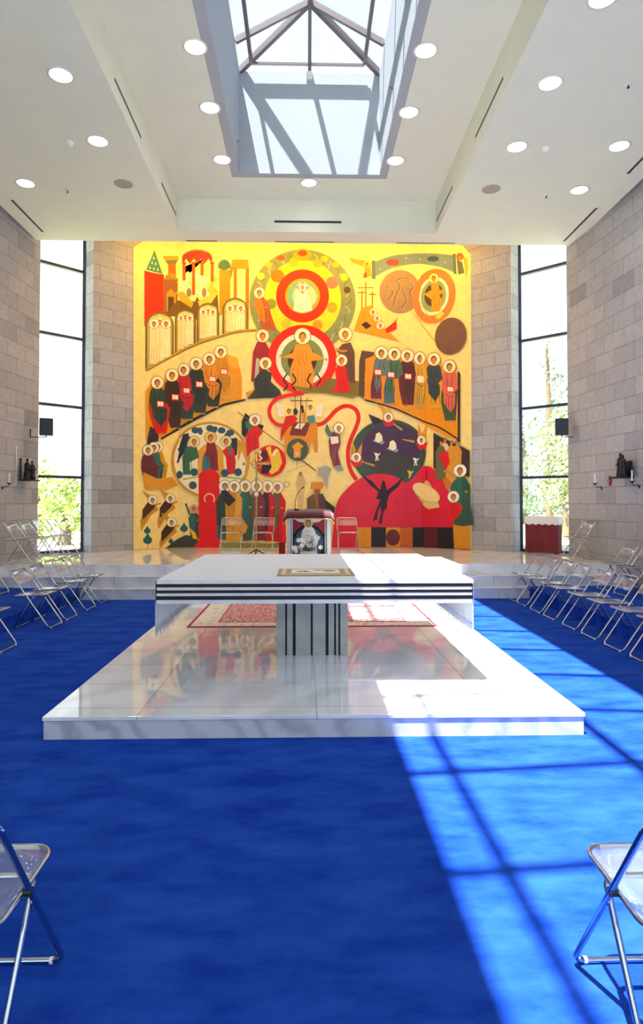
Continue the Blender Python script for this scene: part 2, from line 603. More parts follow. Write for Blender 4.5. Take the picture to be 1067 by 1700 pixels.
for cx_ in (WX0, WX1):
    beam(sk, (AX, AY, AZ), (cx_, WY1, WZ), 0.075, 0.11)
    beam(sk, (AX, NY, AZ), (cx_, WY0, WZ), 0.075, 0.11)
    k = 0
    while RY(k) > 0:
        beam(sk, (AX, RY(k), AZ), (cx_, RY(k), WZ), 0.06, 0.1)
        k += 1
beam(sk, (AX, AY, AZ), (AX, WY1, WZ), 0.06, 0.1)
px0, px1, py1 = -0.99, 1.07, 11.51
beam(sk, (px0, WY0 + 0.1, zl(px0)), (px0, py1, zl(px0) - 0.02), 0.06, 0.09)
beam(sk, (px1, WY0 + 0.1, zr(px1)), (px1, py1, zr(px1) - 0.02), 0.06, 0.09)
beam(sk, (px0, py1, 9.615), (px1, py1, 9.615), 0.05, 0.035)
sky = struct(sk.build('window_3', M_skyframe))
gl = MB()
up = 0.03
P = lambda x, y, z: (x, y, z + up)
gl.add([P(WX0, WY0, WZ), P(WX0, WY1, WZ), P(AX, AY, AZ), P(AX, NY, AZ)], [(0, 1, 2, 3)])
gl.add([P(WX1, WY0, WZ), P(WX1, WY1, WZ), P(AX, AY, AZ), P(AX, NY, AZ)], [(3, 2, 1, 0)])
gl.add([P(WX0, WY1, WZ), P(WX1, WY1, WZ), P(AX, AY, AZ)], [(0, 1, 2)])
gl.add([P(WX0, WY0, WZ), P(WX1, WY0, WZ), P(AX, NY, AZ)], [(2, 1, 0)])
gl.build('pane', M_skyglass, sky)

# tall corner windows
for nm, A, B, s in (('window_1', (RL[0] - G, RL[1] + G), (CL[0] - 0.40, CL[1] + 0.20), -1), ('window_2', (RR[0] + G, RR[1] + G), (CRr[0] + 0.40, CRr[1] + 0.20), 1)):
    A3 = lambda z: Vector((A[0], A[1], z))
    B3 = lambda z: Vector((B[0], B[1], z))
    m = MB()
    beam(m, A3(D), A3(ZT), 0.06, 0.09, (0, 1, 0))
    beam(m, B3(D), B3(ZT), 0.06, 0.09, (0, 1, 0))
    beam(m, A3(D + 0.03), B3(D + 0.03), 0.09, 0.06)
    beam(m, A3(ZT - 0.05), B3(ZT - 0.05), 0.09, 0.1)
    wn = struct(m.build(nm, M_frame))
    for z in (2.2, 3.76, 5.30, 6.83):
        m = MB()
        beam(m, A3(z), B3(z), 0.09, 0.06)
        m.build('transom', M_frame, wn)
    d = (B3(0) - A3(0)).normalized() * 0.03
    m = MB()
    n_ = Vector((-d.y, d.x, 0)).normalized() * 0.004
    a, b = A3(D) , B3(D)
    m.prism([(a.x - n_.x, a.y - n_.y), (b.x - n_.x, b.y - n_.y), (b.x + n_.x, b.y + n_.y), (a.x + n_.x, a.y + n_.y)], D, ZT)
    m.build('pane', M_glass, wn)
# slim extra mullion at the right window
m = MB()
beam(m, (5.50, 13.83, D), (5.50, 13.83, 1.32), 0.03, 0.03, (0, 1, 0))
m.build('mullion', M_frame, bpy.data.objects['window_2'])

# ------------------------------------------------------------------ outside
M_pave = mat('pale_terrace', hexc('B4B0A2'), 0.9, noise=0.08, nscale=2)
M_grass = mat('lawn', hexc('8FA060'), 0.95, noise=0.25, nscale=3)
struct(MB().box((-60, -30, 0.3), (-7.8, 80, 0.42)).box((7.8, -30, 0.3), (60, 80, 0.42)).box((-7.8, 17.0, 0.3), (7.8, 80, 0.42)).box((-7.8, -30, -0.3), (7.8, YN - 0.5, -0.1)).build('ground', M_pave))
struct(MB().box((-60, 19.5, 0.42), (-8, 70, 0.45)).box((8, 22, 0.42), (60, 70, 0.45)).build('ground_lawn', M_grass))

def leaf_mat(name, c1, c2):
    m = mat(name, c1, 0.6, noise=0.0)
    n = m.node_tree
    b = n.nodes['Principled BSDF']
    t = n.nodes.new('ShaderNodeTexNoise')
    t.inputs['Scale'].default_value = 2.5
    r = n.nodes.new('ShaderNodeValToRGB')
    r.color_ramp.elements[0].position = 0.4
    r.color_ramp.elements[0].color = (*c1, 1)
    r.color_ramp.elements[1].position = 0.6
    r.color_ramp.elements[1].color = (*c2, 1)
    tcn = n.nodes.new('ShaderNodeTexCoord')
    n.links.new(tcn.outputs['Object'], t.inputs['Vector'])
    n.links.new(t.outputs['Fac'], r.inputs['Fac'])
    n.links.new(r.outputs['Color'], b.inputs['Base Color'])
    return m
M_leafL = leaf_mat('leaf_bright', hexc('6F8F2E'), hexc('B9C66A'))
M_leafR = leaf_mat('leaf_olive', hexc('6E7F52'), hexc('AEB48A'))
M_leafP = leaf_mat('leaf_conifer', hexc('5E7460'), hexc('97A794'))
M_bark = mat('bark', hexc('6A5A48'), 0.9, noise=0.2, nscale=12)

def leaves(mb, rnd, c, r, n, size):
    for _ in range(n):
        while True:
            p = Vector((rnd.uniform(-1, 1), rnd.uniform(-1, 1), rnd.uniform(-1, 1)))
            if p.length < 1:
                break
        p = p.normalized() * (p.length ** 0.4)
        q = Vector(c) + Vector((p.x * r[0], p.y * r[1], p.z * r[2]))
        s = size * rnd.uniform(0.6, 1.4)
        a = Vector((rnd.uniform(-1, 1), rnd.uniform(-1, 1), rnd.uniform(-1, 1))).normalized()
        b = a.orthogonal().normalized()
        c2 = a.cross(b)
        mb.add([q - b * s, q + c2 * s * 0.45, q + b * s, q - c2 * s * 0.45], [(0, 1, 2, 3)])

def tree(name, label, x, y, z0, clumps, trunk_h, lm, seed, n, size, group):
    rnd = random.Random(seed)
    t = thing(name, label, 'tree', (x, y, z0), 0, group)
    MB().tube([(0, 0, 0), (0.05, 0, trunk_h * 0.4), (-0.05, 0.03, trunk_h)], 0.16, 8, taper=[1.2, 1, 0.4]).build('trunk', M_bark, t)
    mb = MB()
    for (cx, cy, cz, rx, rz) in clumps:
        leaves(mb, rnd, (cx, cy, cz), (rx, rx, rz), int(n * rx * rx), size)
    o = mb.build('foliage', lm, t)
    return t
def bushy(seed, h, w_):
    rnd = random.Random(seed)
    out = []
    for i in range(16):
        f = rnd.random()
        z = 0.25 * h + f * 0.7 * h
        r = w_ * (1 - 0.75 * f) * 0.6
        a = rnd.uniform(0, 2 * PI)
        out.append((math.cos(a) * r, math.sin(a) * r, z, w_ * rnd.uniform(0.28, 0.45) * (1 - 0.4 * f), h * 0.13))
    return out
def conifer(seed, h, w_):
    rnd = random.Random(seed)
    out = []
    for i in range(26):
        f = i / 26
        z = 0.12 * h + f * 0.88 * h
        r = w_ * (1 - f) ** 0.8 * 0.55
        a = rnd.uniform(0, 2 * PI)
        out.append((math.cos(a) * r, math.sin(a) * r, z, w_ * 0.42 * (1 - f) + 0.12, h * 0.045))
    return out
GT = 'trees outside the windows'
tree('leafy_tree', 'light green leafy tree rising behind the left corner window', -8.9, 21.6, 0.4, bushy(3, 2.75, 1.5), 1.7, M_leafL, 5, 520, 0.085, GT)
tree('leafy_tree', 'lower yellow-green bush seen at the right edge of the left window', -6.9, 18.6, 0.4, bushy(8, 1.9, 1.3), 1.0, M_leafL, 9, 560, 0.08, GT)
tree('leafy_tree', 'low bush at the left edge of the left window', -11.2, 24.2, 0.4, bushy(12, 1.8, 1.3), 1.0, M_leafL, 19, 520, 0.08, GT)
tree('conifer', 'tallest pale conifer seen high in the right window', 11.1, 29.0, 0.4, conifer(4, 9.9, 1.9), 8.5, M_leafP, 6, 170, 0.11, GT)
tree('conifer', 'shorter conifer left of the tallest one in the right window', 12.2, 35.5, 0.4, conifer(14, 6.4, 1.6), 5.5, M_leafP, 16, 170, 0.11, GT)
tree('leafy_tree', 'broad olive-green tree filling the lower right window', 9.9, 24.3, 0.4, bushy(21, 4.6, 2.3), 2.4, M_leafR, 22, 330, 0.11, GT)
tree('leafy_tree', 'second olive-green tree at the right side of the right window', 8.6, 21.0, 0.4, bushy(31, 3.0, 1.3), 1.4, M_leafR, 32, 420, 0.09, GT)

# ------------------------------------------------------------------ marble platform
PX0, PX1, PY0, PY1, PZ = -1.82, 1.975, 4.53, 9.9, 0.157
pt = thing('marble_platform', 'low polished white marble platform under the striped altar', 'platform', (0.08, 7.2, 0))
def rel(mb, t):
    ox, oy, oz = t.location
    mb.v = [(x - ox, y - oy, z - oz) for x, y, z in mb.v]
    return mb
def relbuild(mb, name, m, t, **k):
    base = t
    if t.type != 'EMPTY':
        base = t.parent
    return rel(mb, base).build(name, m, t, **k)
relbuild(MB().box((PX0 + 0.008, PY0 + 0.008, 0.0), (PX1 - 0.008, PY1 - 0.008, PZ - 0.031)), 'base_block', M_marble_edge, pt, uv=True)
relbuild(MB().box((PX0, PY0, PZ - 0.028), (PX1, PY1, PZ)), 'top_slab', M_marble, pt, uv=True, bevel=0.003)

# ------------------------------------------------------------------ altar
TX0, TX1, TY0, TY1, TZ0, TZ1 = -1.205, 1.365, 5.255, 7.87, 0.820, 1.008
al = thing('altar', 'square white marble altar with black striped edge and pillar', 'altar', (0.08, 6.56, PZ))
th_ = TZ1 - TZ0
relbuild(MB().box((TX0, TY0, TZ0), (TX1, TY1, TZ1)), 'tabletop', M_altar, al, bevel=0.003)
for a, b in ((0.14, 0.285), (0.41, 0.54), (0.66, 0.825)):
    m = MB()
    e = 0.0025
    z1, z0 = TZ1 - a * th_, TZ1 - b * th_
    m.box((TX0 - e, TY0 - e, z0), (TX1 + e, TY1 + e, z1))
    relbuild(m, 'black_band', M_black, al)
KX0, KX1, KY0, KY1 = -0.282, 0.412, 6.29, 6.9
relbuild(MB().box((KX0, KY0, PZ), (KX1, KY1, TZ0)), 'pillar', M_altar_col, al)
for a, b in ((240, 258), (310, 338), (478, 498), (617, 645), (697, 715), (737, 755)):
    x0 = KX0 + (a - 158) / 667 * (KX1 - KX0)
    x1 = KX0 + (b - 158) / 667 * (KX1 - KX0)
    relbuild(MB().box((x0, KY0 - 0.003, PZ), (x1, KY1 + 0.003, TZ0)), 'black_stripe', M_black, al)

# altar cloth with lace drops
M_cloth = mat('white_linen', (0.80, 0.81, 0.86), 0.9, bump=0.15, bscale=400)
M_lace = glass_mat('sheer_lace', (0.6, 0.62, 0.66), 1.2, 0.6, 0.2, haze=0.62)
ac = thing('altar_cloth', 'thin white linen cloth lying over the altar top, lace hanging at both ends', 'cloth', (0.08, 6.56, TZ1))
CB = 0.545
m = MB().box((TX0 - 0.004, TY0, TZ1 + 0.0005), (TX1 + 0.004, TY1, TZ1 + 0.005))
relbuild(m, 'top_sheet', M_cloth, ac)
for s, x in ((-1, TX0 - 0.010), (1, TX1 + 0.010)):
    m = MB()
    n = 60
    vs, fs = [], []
    for i in range(n + 1):
        y = TY0 + (TY1 - TY0) * i / n
        wv = 0.004 * math.sin(i * 1.1) + 0.003 * math.sin(i * 0.37)
        for z in (TZ1 + 0.004, 0.80, CB + 0.10):
            k = 0 if z > 1 else 1
            vs.append((x + s * wv * k, y, z))
    for i in range(n):
        for j in range(2):
            a = i * 3 + j
            fs.append((a, a + 1, a + 4, a + 3))
    m.add(vs, fs, 0, True)
    relbuild(m, 'side_drop', M_cloth, ac)
    m = MB()
    rows = 44
    for i in range(rows):
        y0 = TY0 + (TY1 - TY0) * i / rows
        y1 = TY0 + (TY1 - TY0) * (i + 1) / rows
        ym = (y0 + y1) / 2
        d = 0.10 + 0.018 * (1 if i % 2 else -0.4)
        zt = CB + 0.10
        # pointed scallop with a strand net
        m.add([(x, y0, zt), (x, y1, zt), (x, y1, zt - 0.055), (x, ym, zt - d), (x, y0, zt - 0.055)], [(0, 1, 2, 3, 4)])
        m.tube([(x, y0, zt - 0.01), (x + s * 0.002, ym, zt - d + 0.01), (x, y1, zt - 0.01)], 0.0022, 4, mi=1)
        m.tube([(x, ym, zt), (x + s * 0.002, ym, zt - d - 0.012)], 0.0025, 4, mi=1)
    relbuild(m, 'lace_fringe', [M_lace, M_cloth], ac)

# inlaid panel on the altar
cA, cB_, cC = hexc('A08C6C'), hexc('D9CDB4'), hexc('EFEAE0')
M_p1, M_p2, M_p3 = mat('panel_tan', cA, 0.5), mat('panel_sand', cB_, 0.5), mat('panel_ivory', cC, 0.5)
M_p4, M_p5 = mat('panel_olive', hexc('4E5A42'), 0.6), mat('panel_rust', hexc('8C5F3C'), 0.6)
mo = thing('bordered_panel', 'flat tan and ivory bordered panel lying at the front of the altar top', 'panel', (0.09, 5.79, TZ1 + 0.005))
m = MB().box((-0.335, -0.28, 0), (0.335, 0.28, 0.008))
b = m.build('outer_border', M_p1, mo)
MB().box((-0.30, -0.245, 0.0085), (0.30, 0.245, 0.010)).build('inner_border', M_p2, mo)
MB().box((-0.262, -0.205, 0.0105), (0.262, 0.205, 0.0115)).build('field_border', M_p1, mo)
MB().box((-0.215, -0.165, 0.012), (0.215, 0.165, 0.013)).build('field', M_p3, mo)
for cx_, cy_, rx, ry, r0 in ((-0.12, -0.01, 0.055, 0.03, 0.5), (-0.07, -0.06, 0.035, 0.02, -0.4), (0.12, 0.03, 0.06, 0.04, -0.1), (0.02, 0.07, 0.04, 0.018, 0.2)):
    pts = [(cx_ + rx * math.cos(a) * math.cos(r0) - ry * math.sin(a) * math.sin(r0), cy_ + rx * math.cos(a) * math.sin(r0) + ry * math.sin(a) * math.cos(r0)) for a in [2 * PI * k / 14 for k in range(14)]]
    MB().prism(pts, 0.0131, 0.0145).build('motif', M_p4 if cy_ < 0.05 else M_p5, mo)

# ------------------------------------------------------------------ rug on the platform
def rug_field():
    m = mat('rug_field', hexc('B4606E'), 0.95)
    n = m.node_tree
    b = n.nodes['Principled BSDF']
    t = n.nodes.new('ShaderNodeTexCoord')
    v = n.nodes.new('ShaderNodeTexVoronoi')
    v.inputs['Scale'].default_value = 17
    v.feature = 'DISTANCE_TO_EDGE'
    w_ = n.nodes.new('ShaderNodeTexWave')
    w_.inputs['Scale'].default_value = 3.2
    w_.inputs['Distortion'].default_value = 6
    w_.bands_direction = 'Y'
    r = n.nodes.new('ShaderNodeValToRGB')
    r.color_ramp.elements[0].position = 0.04
    r.color_ramp.elements[0].color = (*hexc('E0C2BC'), 1)
    r.color_ramp.elements[1].position = 0.16
    r.color_ramp.elements[1].color = (*hexc('B04A5E'), 1)
    n.links.new(t.outputs['Object'], v.inputs['Vector'])
    n.links.new(v.outputs['Distance'], r.inputs['Fac'])
    r2 = n.nodes.new('ShaderNodeValToRGB')
    r2.color_ramp.elements[0].color = (0.85, 0.75, 0.75, 1)
    r2.color_ramp.elements[1].color = (1.1, 1.05, 1.0, 1)
    n.links.new(t.outputs['Object'], w_.inputs['Vector'])
    n.links.new(w_.outputs['Fac'], r2.inputs['Fac'])
    mx = n.nodes.new('ShaderNodeMixRGB')
    mx.blend_type = 'MULTIPLY'
    mx.inputs['Fac'].default_value = 1
    n.links.new(r.outputs['Color'], mx.inputs['Color1'])
    n.links.new(r2.outputs['Color'], mx.inputs['Color2'])
    n.links.new(mx.outputs['Color'], b.inputs['Base Color'])
    return m
def rug_border():
    m = mat('rug_border', hexc('D8C9B8'), 0.95)
    n = m.node_tree
    b = n.nodes['Principled BSDF']
    t = n.nodes.new('ShaderNodeTexCoord')
    v = n.nodes.new('ShaderNodeTexVoronoi')
    v.inputs['Scale'].default_value = 11
    r = n.nodes.new('ShaderNodeValToRGB')
    r.color_ramp.elements[0].position = 0.18
    r.color_ramp.elements[0].color = (*hexc('B9A097'), 1)
    r.color_ramp.elements[1].position = 0.4
    r.color_ramp.elements[1].color = (*hexc('E2D6C6'), 1)
    n.links.new(t.outputs['Object'], v.inputs['Vector'])
    n.links.new(v.outputs['Distance'], r.inputs['Fac'])
    n.links.new(r.outputs['Color'], b.inputs['Base Color'])
    return m
M_crim = mat('rug_crimson', hexc('A2143C'), 0.95)
M_rb, M_rf = rug_border(), rug_field()
rg = thing('oriental_rug', 'crimson-edged oriental rug on the platform beneath the altar', 'rug', (0.085, 8.72, PZ))
hx, hy = 1.495, 1.02
MB().box((-hx, -hy, 0.0), (hx, hy, 0.008)).build('edging', M_crim, rg)
MB().box((-hx + 0.035, -hy + 0.035, 0.0085), (hx - 0.035, hy - 0.035, 0.0095)).build('outer_border', M_rb, rg)
MB().box((-hx + 0.33, -hy + 0.27, 0.010), (hx - 0.33, hy - 0.27, 0.0105)).build('border_line', M_crim, rg)
MB().box((-hx + 0.345, -hy + 0.285, 0.011), (hx - 0.345, hy - 0.285, 0.012)).build('field', M_rf, rg)

# ------------------------------------------------------------------ folding chairs
def loop3(w_, path_yz, z_r=0.05, n=5):
    """closed rounded rectangle standing in a tilted plane from (y0,z0) to (y1,z1)"""
    (y0, z0), (y1, z1) = path_yz
    L = math.hypot(y1 - y0, z1 - z0)
    uy, uz = (y1 - y0) / L, (z1 - z0) / L
    out = []
    for x, t in rrect(w_, L, z_r, n):
        tt = t + L / 2
        out.append((x, y0 + uy * tt, z0 + uz * tt))
    return out
def make_chair(label, group):
    t = thing('folding_chair', label, 'chair', (0, 0, 0), 0, group)
    r = 0.0105
    MB().tube(loop3(0.45, ((0.235, r), (-0.285, 0.75)), 0.05), r, 8, closed=True).build('back_frame', M_chrome, t)
    MB().tube(loop3(0.405, ((-0.225, r), (0.03, 0.425)), 0.03), r, 8, closed=True).build('rear_leg_frame', M_chrome, t)
    # seat: chromed rim, clear panel, pressed oval
    ang = math.radians(3.0)
    def seatpt(x, y, dz=0.0):
        return (x, y - 0.03, 0.432 + math.sin(ang) * y + dz)
    rim = [seatpt(x, y) for x, y in rrect(0.415, 0.42, 0.06)]
    MB().tube(rim, 0.008, 8, closed=True).build('seat_frame', M_chrome, t)
    out = rrect(0.405, 0.41, 0.06, 6)
    k = len(out)
    vs = [seatpt(x, y, 0.004) for x, y in out]
    ov = lambda sc, dz: [seatpt(0.165 * sc * math.cos(2 * PI * (i / k) + PI / 8), 0.155 * sc * math.sin(2 * PI * (i / k) + PI / 8), dz) for i in range(k)]
    vs += ov(1.0, 0.004) + ov(0.9, -0.006) + ov(0.45, -0.012)
    fs = []
    for a in range(3):
        for i in range(k):
            j = (i + 1) % k
            fs.append((a * k + i, a * k + j, (a + 1) * k + j, (a + 1) * k + i))
    fs.append(tuple(range(3 * k, 4 * k)))
    o = MB().add(vs, fs, 0, True).build('seat', M_acrylic, t)
    sm = o.modifiers.new('thickness', 'SOLIDIFY')
    sm.thickness = 0.006
    # clear backrest, bowed between the tubes
    n = 8
    vs, fs = [], []
    for i in range(n + 1):
        f = i / n
        x = (f - 0.5) * 0.435
        bow = -0.035 * math.sin(PI * f)
        for g in (0.0, 0.5, 1.0):
            tt = 0.765 + 0.195 * g
            yy = 0.235 - 0.52 * tt + bow * (1 - 0.35 * g)
            zz = 0.0105 + 0.7395 * tt
            if g == 0.0:
                zz += 0.02 * (2 * f - 1) ** 4
            vs.append((x, yy, zz))
    for i in range(n):
        for j in range(2):
            a = i * 3 + j
            fs.append((a, a + 3, a + 4, a + 1))
    o = MB().add(vs, fs, 0, True).build('backrest', M_acrylic, t)
    sm = o.modifiers.new('thickness', 'SOLIDIFY')
    sm.thickness = 0.005
    for s in (-1, 1):
        m = MB()
        xs = s * 0.218
        yy = 0.235 - 0.52 * 0.575
        m.tube([(xs - s * 0.012, yy, 0.430), (xs + s * 0.016, yy, 0.430)], 0.015, 14)
        m.build('hinge_disc', M_hub, t)
        m = MB()
        m.tube([(s * 0.176, 0.235, 0.0112), (s * 0.188, 0.235, 0.0112)], 0.0120, 8)
        m.build('foot_cap', M_cap, t)
    return t
M_hub = mat('black_hub', (0.02, 0.02, 0.025), 0.4, 0.3)
M_cap = mat('white_foot_cap', (0.8, 0.8, 0.8), 0.4)

FACE_R, FACE_L, FACE_BACK, FACE_VIEW = -PI / 2, PI / 2, 0.0, PI
XL, XR = -3.315, 3.455
GL, GR = 'folding chairs along the left side', 'folding chairs along the right side'
ch0 = make_chair('clear folding chair on the blue carpet in the lower left corner, nearest the camera', 'nearest folding chairs')
ch0.location = (-1.085, 2.12, 0)
dup(ch0, (1.18, 2.075, 0), 0, 'clear folding chair on the sunlit blue carpet in the lower right corner, nearest the camera')
def row(items, x, rz, g):
    for y, dx, dr, z, lab in items:
        dup(ch0, (x + dx, y, z), rz + dr, lab, g)
off = 0.235
row([(7.30, 0, 0, 0, 'chair at the left picture edge, front row on the carpet, apart from the four others'),
     (8.67, 0, 0, 0, 'clear chair in the left front row, nearest the camera of the four in full view'),
     (9.24, 0.0, 0.0, 0, 'clear chair in the left front row, second of four in full view'),
     (10.06, 0, 0, 0, 'clear chair in the left front row, third of four in full view'),
     (10.74, 0, 0, 0, 'clear chair at the far end of the left front row, against the marble steps')], XL - off, FACE_R, GL)
row([(10.45, 0, 0, 0.18, 'chair cut by the left picture edge on the raised blue carpet tier')], -4.84 - off, FACE_R, GL)
row([(11.75, 0, 0, D, 'clear chair on the left of the marble dais, nearest of four before the window'),
     (12.32, 0, 0, D, 'clear chair on the left of the marble dais, second of four before the window'),
     (12.92, 0, 0, D, 'clear chair on the left of the marble dais, third of four before the window'),
     (13.52, 0.05, 0, D, 'clear chair on the left of the marble dais, farthest of four before the window')], -4.83 - off, FACE_R, GL)
row([(10.75, 0, 0, 0, 'clear chair at the far end of the right front row, against the marble steps'),
     (10.26, 0, 0, 0, 'clear chair in the right front row, second from the marble steps'),
     (9.64, 0, 0, 0, 'clear chair in the right front row, third from the marble steps'),
     (9.09, 0, 0, 0, 'clear chair in the right front row, fourth from the marble steps'),
     (8.40, 0, 0, 0, 'clear chair in the right front row, fifth from the marble steps'),
     (7.81, 0, 0, 0, 'clear chair in the right front row, sixth from the marble steps'),
     (7.19, 0, 0, 0, 'clear chair in the right front row, seventh from the marble steps, touching the picture edge'),
     (6.60, 0, 0, 0, 'clear chair in the right front row, nearest the camera and cut by the picture edge')], XR + off, FACE_L, GR)
row([(10.66, 0, 0, 0.18, 'chair on the right raised carpet tier, farthest from the camera, below the bronze sculpture'),
     (10.06, 0, 0, 0.18, 'chair on the right raised carpet tier, cut by the picture edge behind the front row')], 4.96 + off, FACE_L, GR)
row([(12.25, 0, 0.06, D, 'single clear chair standing on the dais beside the red draped side table')], 4.98 + off, FACE_L, GR)
GB = 'folding chairs in front of the mural'
for x, rz, lab in ((-1.665, 0.03, 'leftmost clear chair in front of the mural, left of the standing cross'),
                   (-0.95, -0.08, 'clear chair in front of the mural, directly behind the standing cross'),
                   (0.95, 0.04, 'clear chair in front of the mural, right of the lectern, against the red painting')):
    dup(ch0, (x, 14.43, D), PI + rz, lab, GB)

# ------------------------------------------------------------------ lectern
M_maroon = mat('maroon_velvet', hexc('4E1022'), 0.9, sheen=0.4)
M_wood_w = mat('pale_painted_wood', hexc('BFC3CC'), 0.5)
M_gold = mat('gold_trim', hexc('C9AE63'), 0.45, 0.3)
lec = thing('lectern', 'pale lectern with maroon velvet top and painted figure hanging on its front', 'lectern', (0.065, 12.85, D))
MB().box((-0.43, -0.20, 0.0), (-0.355, 0.22, 0.86)).build('side_post', M_wood_w, lec)
MB().box((0.355, -0.20, 0.0), (0.43, 0.22, 0.86)).build('side_post', M_wood_w, lec)
MB().box((-0.355, -0.12, 0.0), (0.355, 0.20, 0.84)).build('body', M_wood_w, lec)
MB().box((-0.47, -0.26, 0.0), (0.47, 0.28, 0.03)).build('plinth', M_wood_w, lec)
m = MB()
vs = []
nx = 14
for i in range(nx + 1):
    f = i / nx
    x = -0.50 + f
    sag = 0.012 * math.sin(f * 9)
    edge = max(0, abs(f - 0.5) - 0.42) * 1.3
    vs += [(x, -0.30, 0.80 - edge + sag * 0.3 - 0.012), (x, -0.29, 0.86 - edge), (x, -0.05, 0.93 - edge * 0.8), (x, 0.28, 0.97 - edge * 0.8), (x, 0.29, 0.86 - edge)]
fs = []
for i in range(nx):
    for j in range(4):
        a = i * 5 + j
        fs.append((a, a + 5, a + 6, a + 1))
o = m.add(vs, fs, 0, True).build('velvet_cover', M_maroon, lec)
o.modifiers.new('thickness', 'SOLIDIFY').thickness = 0.008
MB().tube([(-0.50 + i / nx, -0.306, 0.785 - max(0, abs(i / nx - 0.5) - 0.42) * 1.3 + 0.004 * math.sin(i)) for i in range(nx + 1)], 0.008, 6).build('gold_edging', M_gold, lec)
# banner on the front
M_ivory = mat('banner_ivory', hexc('D6CDBA'), 0.85)
M_bl = mat('banner_blue', hexc('34506E'), 0.85, noise=0.15, nscale=20)
M_bk = mat('banner_black', hexc('15131C'), 0.85)
M_rd = mat('banner_red', hexc('8E2430'), 0.85, noise=0.25, nscale=30)
M_robe = mat('banner_robe', hexc('D3D0C6'), 0.85, noise=0.12, nscale=30)
M_halo = mat('banner_gold', hexc('CDB273'), 0.6)
M_skin = mat('banner_face', hexc('A9886A'), 0.8)
M_hair = mat('banner_hair', hexc('3E2A1C'), 0.8)
def flat(mb, pts, y, mi):
    """outline in x,z facing the viewer"""
    mb.add([(x, y, z) for x, z in pts], [tuple(range(len(pts)))], mi)
def ell(cx, cz, rx, rz, n=28, a0=0, a1=2 * PI):
    return [(cx + rx * math.cos(a0 + (a1 - a0) * k / n), cz + rz * math.sin(a0 + (a1 - a0) * k / n)) for k in range(n + (0 if a1 - a0 > 6.28 else 1))]
bn = MB().box((-0.335, -0.150, 0.02), (0.335, -0.142, 0.83)).build('banner', M_ivory, lec)
m = MB()
y = -0.151
flat(m, [(-0.315, 0.03), (0.315, 0.03), (0.315, 0.79), (0.20, 0.72), (0, 0.69), (-0.20, 0.72), (-0.315, 0.79)], y, 2)
flat(m, [(-0.315, 0.03), (0.315, 0.03), (0.315, 0.50)] + ell(0, 0.32, 0.315, 0.36, 24, 0.5, PI - 0.5) + [(-0.315, 0.50)], y - 0.001, 1)
flat(m, ell(0, 0.30, 0.285, 0.31), y - 0.002, 0)
flat(m, [(-0.08, 0.62), (0.03, 0.63), (0.09, 0.60), (0.15, 0.47), (0.23, 0.42), (0.19, 0.34), (0.15, 0.30), (0.17, 0.05), (-0.13, 0.05), (-0.22, 0.25), (-0.10, 0.28), (-0.16, 0.40), (-0.13, 0.54)], y - 0.003, 3)
flat(m, [(-0.02, 0.38), (0.16, 0.36), (0.14, 0.30), (0.0, 0.29)], y - 0.004, 6)
flat(m, ell(-0.01, 0.70, 0.095, 0.095), y - 0.004, 4)
flat(m, ell(-0.01, 0.69, 0.052, 0.072), y - 0.005, 6)
flat(m, ell(-0.01, 0.685, 0.036, 0.056), y - 0.006, 5)
for zz in (0.55, 0.47, 0.2, 0.13):
    flat(m, [(-0.07, zz), (0.05, zz - 0.03), (0.05, zz - 0.036), (-0.07, zz - 0.008)], y - 0.004, 6)
m.build('painted_figure', [M_bl, M_bk, M_rd, M_robe, M_halo, M_skin, M_hair], bn)
m = MB().tube([(-0.27, 0.05, 0.95), (-0.275, 0.03, 1.10), (-0.24, 0.0, 1.25), (-0.14, -0.06, 1.38)], 0.006, 6)
m.tube([(-0.14, -0.06, 1.38), (-0.10, -0.08, 1.41)], 0.011, 8)
m.tube([(-0.29, 0.05, 0.955), (-0.20, 0.05, 0.955)], 0.02, 8)
m.build('gooseneck_microphone', M_iron, lec)

# flowers at the lectern foot
M_leaf = mat('lily_leaf', hexc('4F7A4C'), 0.6, noise=0.2, nscale=20)
M_petal = mat('lily_petal', (0.85, 0.84, 0.86), 0.6)
M_pink = mat('lily_pink', hexc('D8B4C8'), 0.6)
M_pot = mat('glazed_pot', hexc('B8B4AC'), 0.35)
fl = thing('flower_arrangement', 'white lilies with green leaves standing before the lectern', 'flowers', (0.04, 12.40, D))
MB().lathe([(0.10, 0), (0.14, 0.06), (0.15, 0.15), (0.13, 0.17)]).build('pot', M_pot, fl)
rnd = random.Random(77)
m = MB()
for i in range(70):
    a = rnd.uniform(0, 2 * PI)
    r = rnd.uniform(0.05, 0.33)
    z0, z1 = 0.14, rnd.uniform(0.16, 0.42)
    p, q = Vector((0.03 * math.cos(a), 0.03 * math.sin(a), z0)), Vector((r * math.cos(a), r * 0.55 * math.sin(a), z1))
    s = (q - p).cross(Vector((0, 0, 1))).normalized() * 0.022
    c_ = (p + q) / 2 + Vector((0, 0, 0.05))
    m.add([p, c_ - s, q, c_ + s], [(0, 1, 2, 3)])
m.build('leaves', M_leaf, fl)
fm = MB()
for i in range(24):
    a = rnd.uniform(0, 2 * PI)
    r = rnd.uniform(0.03, 0.30)
    c_ = Vector((r * math.cos(a) * 1.05, r * 0.5 * math.sin(a) - 0.05, rnd.uniform(0.22, 0.47) - r * 0.25))
    pk = 1 if rnd.random() < 0.2 else 0
    for k in range(6):
        b_ = 2 * PI * k / 6 + i
        tip = c_ + Vector((0.055 * math.cos(b_), -0.03, 0.055 * math.sin(b_)))
        s = Vector((-math.sin(b_), 0, math.cos(b_))) * 0.017
        md_ = (c_ + tip) / 2 + Vector((0, -0.018, 0))
        fm.add([c_, md_ - s, tip, md_ + s], [(0, 1, 2, 3)], pk)
